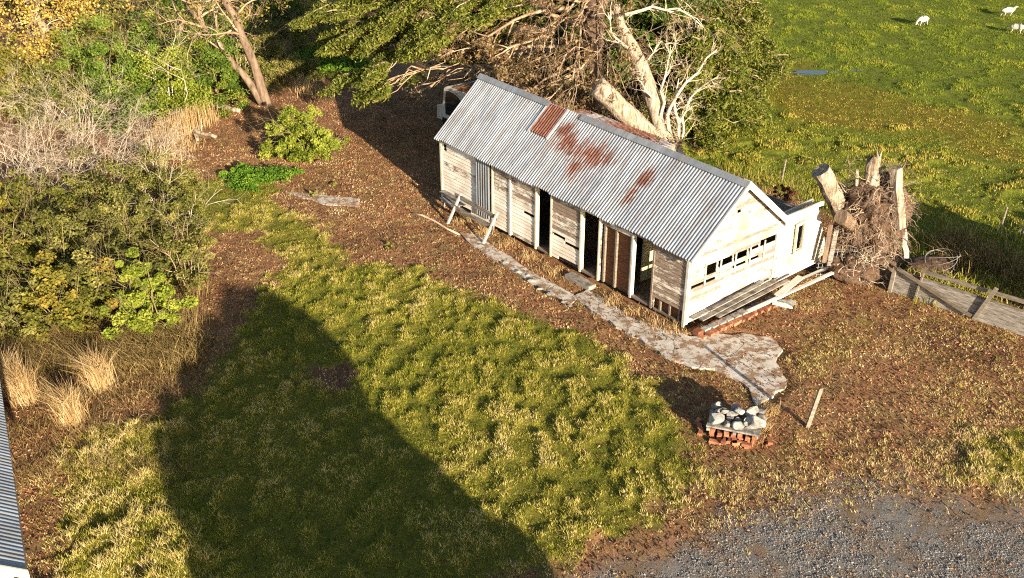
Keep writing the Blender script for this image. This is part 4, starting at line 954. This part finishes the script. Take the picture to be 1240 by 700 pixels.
# green conifer mass on the right beside the pasture
for (px, py, Yd, R_, Hh, n, mt, lb) in ((845, 150, 42.5, 2.6, 5.0, 70000, 'l_conifer', 'bushy green conifer whose skirt meets the pasture beside the hut'), (880, 60, 50, 2.6, 6.0, 50000, 'l_conifer', 'taller green conifer at the pasture edge near the top'), (805, 70, 46.5, 2.8, 8.0, 60000, 'l_dark', 'dark green conifer between the dead white tree and the pasture')):
    P = PY(px, py, Yd); P[2] = 0; bs = []
    for k in range(80):
        a = random.uniform(0, 2*PI); z = random.uniform(.05, 1)**1.0*Hh; L = R_*(1.1-.75*z/Hh)*random.uniform(.6, 1.25); s0 = P+np.array([0, 0, z*.9+.3]); bs += fan(s0, s0+np.array([math.cos(a)*L, math.sin(a)*L, -.35]), .15, 2, .8)
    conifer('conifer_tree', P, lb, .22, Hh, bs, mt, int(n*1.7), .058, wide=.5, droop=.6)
# dead brown brush heaped behind the ridge
for (px, Yd, w_, lb) in ((612, 38.8, 1.6, 'heap of dead brown brush behind the far half of the ridge'), (665, 38.5, 1.6, 'heap of dead brown brush behind the middle of the ridge'), (722, 38.3, 1.4, 'heap of dead brown brush under the leaning white log'), (640, 41.5, 2.2, 'dead brown brush heap farther back under the conifer'), (600, 44.5, 2.0, 'dead brown brush behind the ridge end beside the truck')):
    P = PY(px, 120, Yd); P[2] = 0; r = thing('brush_heap', P, lb, 'brush heap', 'dead brush behind the hut'); out = []
    for q in range(30):
        a = random.uniform(0, 2*PI); rr = random.uniform(0, w_)
        grow(P+np.array([math.cos(a)*rr, math.sin(a)*rr*.7, random.uniform(0, 1.3)]), (random.gauss(0, .8), random.gauss(0, .8), random.uniform(.1, 1)), random.uniform(1.3, 2.6), .022, 2, out, 5, .22, .1, 5, .55, .9)
    out = [s_ for s_, k_ in zip(out, clear_([s_[1] for s_ in out])) if k_]
    segs_mesh('branches', out, M['twigbrown'], r, n=3)
    en_ = [s_[1] for s_ in out if s_[3] < .01]; pts, v, k = clump_points(en_, [.2]*len(en_), 4000, .8); V, F, tt = leaves(pts, .06, None, .2, None, 2.6); npmesh('dead_leaves', V, F, M['l_deadcon'], r, attrs={'tint': tt})
# dead forked white tree
B0 = PY(818, 196, 37.0); B0[2] = min(B0[2], .6); B0[2] = 0
t = thing('dead_tree', B0, 'bleached dead tree with a bare branching trunk behind the ridge', 'tree')
Bm = PY(816, 186, 37.0); tpx = [(818, 192), (806, 168), (796, 140), (786, 108), (777, 82), (766, 58), (752, 32), (746, 5)]
pts = [B0]+[PY(x_, y_, 37.0+.1*i) for i, (x_, y_) in enumerate(tpx)]
mb = MB(); mb.tube(pts, [.42, .40, .36, .33, .31, .28, .24, .19, .15], 14, None, .06); mb.build('trunk', M['log'], t, smooth=True)
out = []
for (pl, r_) in (([(812, 172), (808, 140), (822, 112), (845, 88), (868, 60)], .10), ([(818, 182), (822, 150), (816, 120), (822, 95)], .09), ([(800, 140), (800, 110), (808, 80), (812, 55)], .07), ([(757, 18), (790, 8), (820, 10), (850, 32)], .07), ([(790, 118), (776, 100), (780, 78), (800, 50), (820, 52)], .05), ([(822, 150), (835, 120), (850, 105), (870, 92)], .05), ([(822, 180), (828, 160), (826, 140), (834, 125)], .07), ([(762, 60), (740, 40), (736, 15)], .06)):
    q = [PY(x_, y_, 36.8+random.uniform(-.3, .3)) for x_, y_ in pl]
    for i in range(len(q)-1):
        a, b_ = q[i], q[i+1]; f_ = 1-.75*i/(len(q)-1); f2 = 1-.75*(i+1)/(len(q)-1); mid = (a+b_)/2+np.array([random.gauss(0, .06) for _ in range(3)])
        out.append((a, mid, r_*f_, r_*(f_+f2)/2)); out.append((mid, b_, r_*(f_+f2)/2, r_*f2))
        for _ in range(3): grow(mid, (b_-a)/np.linalg.norm(b_-a)+np.array([random.gauss(0, .6) for _ in range(3)]), random.uniform(.5, 1.1), .018, 2, out, 4, .2, .05, 4, .55, .9)
segs_mesh('branches', out, M['twigpale'], t, n=5)
a = PY(818, 190, 37.2); b_ = PY(722, 104, 36.2)
mb = MB(); trunk(mb, PY(830, 200, 37.4), b_, .32, .40, 8, .02, (0, 0, -.05), 16, .04)
o = tag(mb.build('broken_log', M['log'], None, (a[0], a[1], 0), smooth=True), 'thick bleached log with a sawn end leaning left behind the ridge', 'log')
# red shrub and thin posts behind the hut
shrub('red_shrub', 948, 262, .5, 1.3, 'l_red', 'twigbrown', 3000, .045, 'small dark red dead shrub behind the gable', 'shrub', ncl=60, loose=.4, star=.1)
gp = 'thin posts along the pasture fence'
for (a, b_, lb) in (((1210, 282), (1212, 250), 'thin leaning fence post in shade before the pasture at right'), ((946, 222), (948, 194), 'thin fence post behind the hut gable')):
    P = G(*a); mb = MB(); mb.tube([P-np.array([0, 0, .1]), P+np.array([.03, 0, .5]), P+np.array([.07, .02, .98])], [.035, .034, .03], 7); tag(mb.build('fence_post', M['wood'], None, P), lb, 'post', gp)
tag(npmesh('pale_boulder', *(lambda o: (o[0], o[1]))(([G(1243, 284)+np.array(p) for p in ((-.25, -.15, 0), (.25, -.15, 0), (.25, .2, 0), (-.25, .2, 0), (-.16, -.1, .28), (.18, -.08, .34), (.15, .15, .3), (-.15, .14, .22))], [(0, 3, 2, 1), (4, 5, 6, 7), (0, 1, 5, 4), (1, 2, 6, 5), (2, 3, 7, 6), (3, 0, 4, 7)])), M['rockpale'], None, G(1243, 284), {'tint': np.ones(8)}), 'small pale boulder cut off by the right edge in the shade', 'boulder')

# ------------------------------------------------------------------ uprooted stump pile
RP = np.array([11.0, 28.3, 0]); YS = 28.6
rp = thing('uprooted_stump', RP, 'huge upturned stump with a tangled root mass and soil clinging beneath it', 'stump')
import bmesh
def lump(name, c, r, sq, mat, par, seed=1, amp=.25, sub=5, sc=.45):
    bm = bmesh.new(); bmesh.ops.create_icosphere(bm, subdivisions=sub, radius=1); V = np.array([v.co for v in bm.verts]); F = np.array([[v.index for v in f_.verts] for f_ in bm.faces]); bm.free()
    n_ = fbm(V[:, 0]+V[:, 2]*.7+seed, V[:, 1]-V[:, 2]*.6, sc, seed, 4)-.5; n2 = fbm(V[:, 0]-V[:, 1], V[:, 2]*1.3+seed, sc*.5, seed+5, 3)-.5
    P = V*(1+amp*2.2*n_+amp*n2)[:, None]*np.array(sq)*r+np.array(c)
    return npmesh(name, P, F, M[mat], par, None, {'tint': np.full(len(P), .6)}, smooth=True)
c0 = PY(1056, 262, YS)
lump('root_mass', (c0[0], YS+.0, 1.9), 1.0, (.92, .72, 1.25), 'soil', rp, 3, .34)
lump('soil_clod', (c0[0]-.2, YS-.5, .35), 1.0, (1.05, .6, .55), 'soil', rp, 8, .28)
out = []
for k in range(260):
    v = np.array([random.gauss(0, 1), -abs(random.gauss(0, 1)) if k % 4 else random.gauss(0, 1), random.gauss(0.1, 1)]); v /= np.linalg.norm(v)
    p = np.array([c0[0], YS+.0, 1.9])+v*np.array([.92, .72, 1.3]); grow(p-v*.2, v+np.array([random.gauss(0, .5), random.gauss(0, .5), -.3]), random.uniform(.35, .95), random.uniform(.010, .035), 2, out, 3, .38, .35, 6, .6, .9)
for k in range(60):
    p = PY(random.uniform(1020, 1095), random.uniform(205, 250), YS+random.uniform(-.3, .5)); grow(p-np.array([0, 0, .4]), (random.gauss(0, .6), random.gauss(0, .5), random.uniform(.3, 1)), random.uniform(.4, .9), .02, 2, out, 3, .3, .0, 5, .6, .9)
segs_mesh('roots', out, M['root'], rp, n=4)
out = []
cA = PY(1050, 325, YS-.9)
for k in range(90):
    a = random.uniform(0, 2*PI); grow((cA[0]+random.gauss(0, .35), YS-.9+random.gauss(0, .15), .75+random.gauss(0, .3)), (math.cos(a), .2, math.sin(a)), random.uniform(.3, .6), .012, 1, out, 3, .4, .1, 5, .6, .9)
segs_mesh('roots', out, M['twiggrey'], rp, n=3)
gs = 'bleached stumps and posts round the root mass'
def stump(name, a, b_, Ya, Yb, ra, rb, mat, lb, ragged=0, flat=1.0, sides=12, base=None):
    p0 = PY(*a, Ya); p1 = PY(*b_, Yb); mb = MB(); pts = wob(p0, p1, 6, .012); mb.tube(pts, [ra+(rb-ra)*i/6 for i in range(7)], sides, None, .07)
    if ragged:
        vs = mb.v[-sides:]
        for k in range(sides):
            x_, y_, z_ = vs[k]; mb.v[len(mb.v)-sides+k] = (x_, y_, z_+random.uniform(-ragged, ragged))
    return tag(mb.build(name, M[mat], None, (p0[0], p0[1], 0) if base is None else base, smooth=False), lb, 'stump' if 'stump' in name or 'log' in name else 'post', gs)
stump('sawn_stump', (1024, 268), (994, 206), 28.9, 28.7, .27, .30, 'log', 'fat sawn stump tilted left beside the lean-to end', .04)
stump('split_stump', (1053, 240), (1057, 196), 28.5, 28.6, .22, .20, 'log', 'jagged split stump standing topmost in the middle of the root pile', .30, sides=14)
stump('split_stump', (1060, 225), (1064, 186), 28.5, 28.6, .12, .08, 'log', 'thin splintered spike behind the jagged split stump', .15)
stump('squared_post', (1089, 275), (1085, 203), 28.0, 28.1, .20, .18, 'log', 'thick bleached square post on the right of the root pile', .02, sides=5)
stump('white_post', (1098, 312), (1093, 268), 28.4, 28.5, .085, .085, 'trim_white', 'white painted post under the thick bleached post', 0, sides=4)
stump('pointed_stake', (1036, 245), (1038, 206), 28.5, 28.6, .07, .04, 'log', 'narrow pointed stake left of the jagged split stump', .02, sides=6)
stump('pointed_stake', (1064, 240), (1071, 209), 28.5, 28.6, .10, .04, 'log', 'narrow tilted stake right of the jagged split stump', .02, sides=6)
stump('log_end', (1040, 278), (1018, 262), 28.6, 27.7, .20, .22, 'bark', 'brown log end poking out left of the root mass', .03)
for a, b_, lb in (((1004, 322), (1013, 278), 'weathered grey board leaning upright left of the root pile'), ((998, 318), (1006, 272), 'dark rotten board leaning upright beside the weathered grey board')):
    p0 = PY(*a, 28.0); p1 = PY(*b_, 28.2); mb = MB(); mb.beam(p0, p1, .14, .04, (0, 1, 0), .6, .05); tag(mb.build('leaning_board', M['greywood' if 'grey' in lb[:15] else 'bark'], None, (p0[0], p0[1], 0)), lb, 'board', 'boards leaning at the root pile')
# netting fence remnant
P = G(995, 325); o = []
a = PY(990, 325, 28.2); 
for i in range(9): x_ = a[0]+i*.13; o.append((np.array([x_, 28.2+.03*math.sin(i), .02]), np.array([x_+.05, 28.25, 1.0+random.uniform(-.1, .1)]), .006, .006))
for j in range(8): z = .1+j*.125; o.append((np.array([a[0]-.05, 28.2, z]), np.array([a[0]+1.1, 28.25, z+random.uniform(-.08, .08)]), .005, .005))
tag(segs_mesh('wire_netting', o, M['wire'], None, (a[0], 28.2, 0), n=3), 'torn square wire netting between lean-to and root pile', 'netting')
# wire coil behind gate
c = G(1135, 330); o = []
for q in range(4):
    r_ = .45+.05*q; cc = c+np.array([.05*q, .1*q, .12+.03*q])
    for k in range(24):
        f_ = lambda k: cc+np.array([math.cos(k/24*2*PI)*r_, math.sin(k/24*2*PI)*r_, .25+.22*math.sin(k/24*2*PI+q)])
        o.append((f_(k), f_(k+1), .005, .005))
tag(segs_mesh('wire_coil', o, M['wire'], None, c, n=3), 'loose coil of old fencing wire lying behind the board gate', 'wire coil')
lo = thing('soil_heap', G(1128, 332), 'low pale heap of earth behind the left end of the board gate', 'soil heap')
lump('earth', G(1128, 330)+np.array([0, .2, .05]), .8, (1.1, .7, .45), 'soil', lo, 14, .2, 4)
# ------------------------------------------------------------------ board gate / yard rail
g0 = G(1078, 353); g1 = G(1240, 407); gu = (g1-g0)/np.linalg.norm(g1-g0); gn = np.array([-gu[1], gu[0], 0])
def TG(u, v, w): P = g0+gu*u+gn*v; return (P[0], P[1], w)
gt_ = thing('board_fence', g0, 'broken silvery board fence with a diagonal brace right of the root pile', 'fence')
GL = np.linalg.norm(g1-g0)+2.6
for (w, h, v0_, t_) in ((.12, .235, .0, .9), (.365, .235, .012, .75), (.60, .215, .024, .85), (.745, .05, .03, .2)):
    mb = MB(TG); n = 8
    for k in range(n):
        a, b_ = GL*k/n, GL*(k+1)/n; s_ = lambda u: -.01+.012*math.sin(u*.9+w*2)
        mb.hexa([(a, v0_, w+s_(a)-h/2), (b_, v0_, w+s_(b_)-h/2), (b_, v0_+.03, w+s_(b_)-h/2), (a, v0_+.03, w+s_(a)-h/2), (a, v0_+.006, w+s_(a)+h/2), (b_, v0_+.006, w+s_(b_)+h/2), (b_, v0_+.03, w+s_(b_)+h/2), (a, v0_+.03, w+s_(a)+h/2)], t_)
    mb.build('board', M['greywood'], gt_)
mb = MB(TG); mb.beam((.75, .12, .92), (GL, .12, 1.02), .05, .12, (0, 0, 1), .5, .02); mb.build('top_rail', M['wood'], gt_)
for (u, dx, h, t_, w) in ((.0, .02, .84, .9, .11), (.78, .10, .95, .5, .05), (2.55, .42, 1.18, .6, .11), (5.3, .1, 1.1, .5, .10)):
    mb = MB(TG); mb.beam((u, -.05, -.05), (u+dx, -.02, h), w, .07, (0, 1, 0), t_, .03); mb.build('post', M['wood'], gt_)
mb = MB(TG); mb.beam((.12, -.075, .86), (2.5, -.10, .12), .035, .11, (0, 0, 1), .2, .02); mb.build('brace', M['wood'], gt_)

# ------------------------------------------------------------------ bricks and rocks
pc0 = G(888, 536); hd = math.radians(-17); ux = np.array([math.cos(hd), math.sin(hd), 0]); uy = np.array([-ux[1], ux[0], 0])
def TB(u, v, w): P = pc0+ux*u+uy*v; return (P[0], P[1], w)
gb = 'red bricks stacked under the rocks'
def brick(u, v, w, rz, lb='old red brick in the stack under the pale slab', grp=gb, sx=.11, sy=.23, sz=.075):
    c_, s_ = math.cos(rz), math.sin(rz); mb = MB(TB); q = []
    for z in (w, w+sz):
        for a, b_ in ((-1, -1), (1, -1), (1, 1), (-1, 1)):
            x_, y_ = a*sx/2, b_*sy/2; q.append((u+x_*c_-y_*s_+random.uniform(-.004, .004), v+x_*s_+y_*c_+random.uniform(-.004, .004), z))
    mb.hexa(q, random.random()); o = mb.build('brick', M['brick'], None, TB(u, v, w)); tag(o, lb, 'brick', grp)
for layer in range(4):
    for row in range(3):
        for k in range(7):
            if layer == 3 and (row == 0 and k % 2): continue
            brick(-.52+k*.165+random.uniform(-.02, .02), .12+row*.26-.05*layer*(row == 0)+random.uniform(-.02, .02)+layer*.03, layer*.078, random.gauss(0, .06))
for k in range(9):
    brick(-.45+random.uniform(0, .8), -.12+random.uniform(-.06, .08), 0 if k % 2 else .076, random.uniform(-.5, .5)+PI/2*(k % 3 == 0), 'loose red brick fallen at the foot of the brick stack', 'loose bricks round the stack')
for k in range(7):
    brick(.72+random.uniform(-.08, .15), .35+random.uniform(-.2, .3), 0 if k < 5 else .076, random.uniform(-.6, 1), 'loose red brick lying right of the brick stack', 'loose bricks right of the stack')
for k in range(3): brick(-.80-.06*k, .15+.22*k, 0, random.uniform(-.5, .5), 'loose red brick lying in shade left of the brick stack', 'loose bricks left of the stack')
p = thing('pale_slab', TB(0, .3, .32), 'grey concrete slab lying on the red bricks under the rocks', 'slab')
mb = MB(TB); mb.hexa([(-.68, .0, .325), (.58, -.06, .325), (.62, .82, .325), (-.62, .86, .325), (-.68, .0, .37), (.58, -.06, .375), (.62, .82, .37), (-.62, .86, .37)], .6); mb.build('top', M['rockpale'], p)
for u in (-.62, .0, .52):
    mb = MB(TB); mb.hexa([(u-.04, -.055, .26), (u+.04, -.058, .26), (u+.04, .25, .26), (u-.04, .25, .26), (u-.04, -.055, .324), (u+.04, -.058, .324), (u+.04, .25, .324), (u-.04, .25, .324)], .8); mb.build('runner', M['rockpale'], p)
rk = [(-.42, .16, .22, .95, 'large smooth cream boulder at the left front of the rock heap'), (.08, .12, .17, .8, 'round grey cobble at the middle front of the rock heap'), (.42, .18, .26, .98, 'largest white angular rock at the right front of the rock heap'),
      (-.20, .12, .12, .5, 'small dark stone between the cream boulder and the grey cobble'), (-.12, .46, .18, .9, 'pale rock in the second row behind the dark stone'), (.38, .60, .24, .75, 'white rock at the back right of the heap'),
      (.12, .62, .20, .25, 'dark rock at the back centre of the heap'), (-.35, .60, .17, .3, 'dark grey rock at the back left of the heap'), (-.05, .80, .14, .85, 'flat pale rock at the very back of the heap'),
      (-.55, .75, .16, .45, 'brownish rock at the far left corner of the heap'), (.55, .85, .15, .35, 'dark rock at the far right corner of the heap'), (.25, .36, .13, .35, 'dark wedge of stone behind the white angular rock')]
for k, (u, v, r_, t_, lb) in enumerate(rk):
    r_ *= 1.12; c = np.array(TB(u, v, .37+r_*.5)); rock('rock', c, r_, 'rockpale', lb, 'rock', 'rocks heaped on the slab', t_, (1, .9, .8), k)
rock('rock', np.array(TB(0.05, .42, .66)), .17, 'rockpale', 'pale rock perched topmost on the rock heap', 'rock', 'rocks heaped on the slab', .95, (1.2, .8, .6), 40)
rock('rock', np.array(TB(-.30, .36, .60)), .11, 'rockpale', 'small pale stone perched above the cream boulder', 'rock', 'rocks heaped on the slab', .85, (1.2, .8, .6), 41)
for k, (u, v, r_, t_, lb) in enumerate([(-.58, .42, .13, .3, 'dark stone at the left end of the slab'), (.60, .45, .14, .4, 'dark stone at the right end of the slab'), (-.15, .28, .12, .2, 'dark chip of stone in the gap behind the front rocks'), (.22, .10, .09, .9, 'little white stone between the grey cobble and the white rock'), (.02, .33, .13, .6, 'grey stone wedged in the middle of the heap'), (-.45, .44, .15, .7, 'pale grey stone behind the cream boulder')]):
    rock('rock', np.array(TB(u, v, .45+.08*(k % 2))), r_, 'rockpale', lb, 'rock', 'rocks heaped on the slab', t_, (1.1, .8, .8), 60+k)
# marker post
P = G(977, 517); tag(MB().add([], []).hexa([tuple(P+np.array(q)) for q in ((-.05, -.035, -.1), (.05, -.035, -.1), (.05, .035, -.1), (-.05, .035, -.1), (.17, .02, 1.10), (.26, .02, 1.12), (.26, .09, 1.10), (.17, .09, 1.08))], .8).build('marker_post', M['wood'], None, P), 'single weathered wooden post leaning right near the concrete apron', 'post')
# bent pale pipe
pts = [G(*p, .05) for p in ((500, 258), (512, 261), (527, 268), (541, 277), (556, 284))]
tag(MB().tube(pts, [.035]*5, 7, .9, .15).build('bent_stick', M['twigpale'], None, pts[0], smooth=True), 'pale curved stick lying at the far end of the path', 'stick')
for k, (px, py, r_) in enumerate(((612, 318, .09), (628, 330, .11), (645, 341, .12), (655, 350, .10), (668, 357, .12), (682, 366, .10), (690, 371, .08), (640, 334, .07))):
    rock('edging_stone', G(px, py)+np.array([0, 0, .02]), r_, 'rockpale', 'half buried pale stone edging the narrow path', 'stone', 'stones edging the path', .8, (1.4, .9, .5), k)
for k, (px, py, r_) in enumerate(((397, 178, .25), (405, 186, .2), (385, 196, .18))):
    rock('stone', G(px, py)+np.array([0, 0, .03]), r_, 'soil', 'reddish earthy lump beside the round bright bush', 'stone', 'earthy lumps beside the round bush', .8, (1.2, .9, .6), k)
# ------------------------------------------------------------------ puddle
c = G(996, 88); n = 60; V = [(c[0], c[1], .035)]
for k in range(n):
    a = k/n*2*PI; r_ = 1+.25*math.sin(3*a+1)+.15*math.sin(7*a)+random.uniform(-.06, .06); V.append((c[0]+math.cos(a)*1.75*r_, c[1]+math.sin(a)*.42*r_+.28*math.cos(a), .035))
tag(npmesh('puddle', V, [(0, 1+k, 1+(k+1) % n) for k in range(n)], M['water']), 'small dark puddle in the wet pasture', kind='structure')
def sheep_build(px, py, ang, pose, label):
    global bpy
    P = G(px, py); s = .74
    V = [(0, 0, .58), (.28, 0, .60), (.48, 0, .60), (-.30, 0, .60), (-.48, 0, .57)]; R_ = [.25, .235, .17, .25, .18]; E = [(0, 1), (1, 2), (0, 3), (3, 4)]
    hd_ = [(.60, 0, .74), (.72, 0, .86), (.84, 0, .84), (.93, 0, .80)] if pose == 'walk' else [(.62, 0, .50), (.74, 0, .34), (.80, 0, .22), (.86, 0, .12)]
    rr = [.11, .085, .08, .045]; p_ = 2
    for q, r_ in zip(hd_, rr): V.append(q); R_.append(r_); E.append((p_, len(V)-1)); p_ = len(V)-1
    hi = len(V)-2
    for sd in (-1, 1): V.append((hd_[2][0]-.06, sd*.13, hd_[2][2]+.02)); R_.append(.022); E.append((hi, len(V)-1))
    st = .12 if pose == 'walk' else .03
    for bx, root in ((.34, 1), (-.34, 3)):
        for sd in (-1, 1):
            o = st*sd*(1 if bx > 0 else -1); knee = (.02 if bx > 0 else -.07)
            chain = [(bx, sd*.13, .42, .085), (bx+o*.5+(.03 if bx < 0 else 0), sd*.13, .28, .045), (bx+o*.8+knee, sd*.13, .16, .03), (bx+o+knee*.5, sd*.13, .02, .026)]
            q_ = root
            for (a, b_, c_, r_) in chain: V.append((a, b_, c_)); R_.append(r_); E.append((q_, len(V)-1)); q_ = len(V)-1
    V.append((-.62, 0, .50)); R_.append(.04); E.append((4, len(V)-1))
    bm = bmesh.new(); L = bm.verts.layers.skin.verify(); vv = []
    for k, v in enumerate(V):
        x = bm.verts.new(tuple(np.array(v)*s)); x[L].radius = (R_[k]*s, R_[k]*s); x[L].use_root = (k == 0); vv.append(x)
    for a, b_ in E: bm.edges.new((vv[a], vv[b_]))
    me = bpy.data.meshes.new('sheep'); bm.to_mesh(me); bm.free()
    o = bpy.data.objects.new('sheep', me); C.objects.link(o); o.location = P; o.rotation_euler = (0, 0, math.radians(ang))
    o.modifiers.new('skin', 'SKIN').use_smooth_shade = True
    sb = o.modifiers.new('sub', 'SUBSURF'); sb.levels = 2; sb.render_levels = 2
    me.materials.append(M['wool']); tag(o, label, 'sheep', 'sheep grazing in the pasture')
for a in [(1117, 31, 205, 'graze', 'white sheep grazing alone, farthest left in the pasture'), (1219, 20, 8, 'walk', 'white sheep walking with raised head, farthest up the pasture'), (1230, 41, -35, 'graze', 'white sheep grazing at the right edge with its head down')]: sheep_build(*a)
# ------------------------------------------------------------------ hedge at the far pasture boundary, trees standing out of frame
for k, (x_, y_, r_, h_) in enumerate([(33.5, 75.3, 2.0, 1.6), (37.3, 74, 2.4, 2.2), (41.5, 72.3, 2.4, 2.4), (46, 70.5, 2.4, 2.4)]):
    shrub('hedge_tree', 0, 0, r_, h_, 'l_dark', 'twigbrown', 9000, .16, 'dark hedge bush at the far pasture boundary', 'hedge', 'hedge along the far pasture boundary', ncl=50, base=(x_, y_, 0))
SUN_AZ = math.radians(-61.5); SUN_EL = math.radians(14)
sv = np.array([math.cos(SUN_AZ), math.sin(SUN_AZ), 0]); mv = np.array([-sv[1], sv[0], 0])      # towards the sun / across
def shade_tree(name, cx, cy, prof, depth, n, label, mat='l_dark', size=.16, tr=.3):
    """broad evergreen: prof = list of (offset across, low, high) that its crown fills"""
    P = np.array([cx, cy, 0.]); t = thing(name, P, label, 'tree', 'evergreens standing beside the yard'); mb = MB(); h = max(p[2] for p in prof)
    trunk(mb, P, P+np.array([0, 0, h*.85]), tr, tr*.3); mb.build('trunk', M['barkdark'], t, smooth=True)
    cl = []; cr = []
    for (m0, lo_, hi_), (m1, lo2, hi2) in zip(prof[:-1], prof[1:]):
        for k in range(int(max(3, math.hypot(m1-m0, hi2-hi_)/.22))):        # leafy outer shoots along the crown's edge
            f_ = random.random(); hh_ = hi_+(hi2-hi_)*f_-random.uniform(.1, .45)
            cl.append(P+mv*(m0+(m1-m0)*f_)+sv*random.uniform(-.6, .6)+np.array([0, 0, max(.2, hh_)])); cr.append(random.uniform(.2, .42))
        for k in range(int(max(4, (m1-m0)*(hi_-lo_+hi2-lo2)*4))):
            f_ = random.random(); m_ = m0+(m1-m0)*f_; a, b_ = lo_+(lo2-lo_)*f_, hi_+(hi2-hi_)*f_
            cl.append(P+mv*m_+sv*random.uniform(-depth, depth)*.5+np.array([0, 0, random.uniform(a, max(a+.05, b_-.25))])); cr.append(random.uniform(.2, .7))
    pts, v, k = clump_points(cl, cr, n, .8); pts[:, 2] = np.maximum(pts[:, 2], .03); V, F, tt = leaves(pts, size, None, .2, None, 1.5)
    npmesh('crown', V, F, M[mat], t, attrs={'tint': tt}); return t
TE = math.tan(SUN_EL)
# shadow outline on the lawn -> heights of the crown that throws it, standing at ground distance
Pc = np.array([5.2, 3.2, 0.])
outline = [(185, 490), (215, 455), (232, 425), (262, 375), (290, 350), (320, 346), (345, 368), (400, 428), (455, 500), (520, 548), (560, 600), (620, 640), (648, 700)]
prof = []
for p in outline:
    q = G(*p)-Pc; prof.append((float(q@mv), .1, float(-(q@sv))*TE))
prof.sort(key=lambda a: a[0])
print('shade profile', [(round(a, 2), round(c_, 2)) for a, b_, c_ in prof])
shade_tree('evergreen_tree', Pc[0], Pc[1], [(a*.97-.1, .1, max(.3, c_-.05)) for a, b_, c_ in prof], 1.6, 130000, 'broad evergreen standing on the near side of the lawn, out of frame')
for (x_, y_, w_, h_) in ((20.0, 22.4, 2.3, 3.8), (23.4, 24.5, 2.2, 2.4), (26.8, 27, 2.4, 2.2)):
    shade_tree('evergreen_shrub', x_, y_, [(-w_, .1, h_*.5), (-w_*.5, .1, h_*.9), (0, .1, h_), (w_*.5, .1, h_*.85), (w_, .1, h_*.5)], 1.8, 45000, 'evergreen shrub on the right of the board fence, out of frame', tr=.12)
# ------------------------------------------------------------------ light
sun = bpy.data.lights.new('sun', 'SUN'); sun.energy = 5.0; sun.angle = math.radians(.53); sun.color = (1, .86, .66)
so = bpy.data.objects.new('sun', sun); C.objects.link(so)
dirv = Vector((math.cos(SUN_AZ)*math.cos(SUN_EL), math.sin(SUN_AZ)*math.cos(SUN_EL), math.sin(SUN_EL)))
so.rotation_euler = dirv.to_track_quat('Z', 'Y').to_euler(); so.location = (20, -30, 20)
w = bpy.data.worlds.new('World'); bpy.context.scene.world = w; w.use_nodes = True
nt = w.node_tree; bg = nt.nodes['Background']; sk = nt.nodes.new('ShaderNodeTexSky'); sk.sky_type = 'NISHITA'; sk.sun_disc = False
sk.sun_elevation = SUN_EL; sk.sun_rotation = math.atan2(dirv.x, dirv.y); nt.links.new(sk.outputs[0], bg.inputs[0]); bg.inputs[1].default_value = .068
sc = bpy.context.scene; sc.view_settings.view_transform = 'Standard'; sc.view_settings.look = 'None'; sc.view_settings.exposure = 1.68; sc.view_settings.gamma = 1
sc.cycles.pixel_filter_type = 'BLACKMAN_HARRIS'; sc.cycles.filter_width = 1.15; sc.cycles.max_bounces = 5; sc.cycles.diffuse_bounces = 2; sc.cycles.transparent_max_bounces = 4; sc.cycles.use_denoising = False; sc.cycles.use_adaptive_sampling = True; sc.cycles.adaptive_threshold = .015
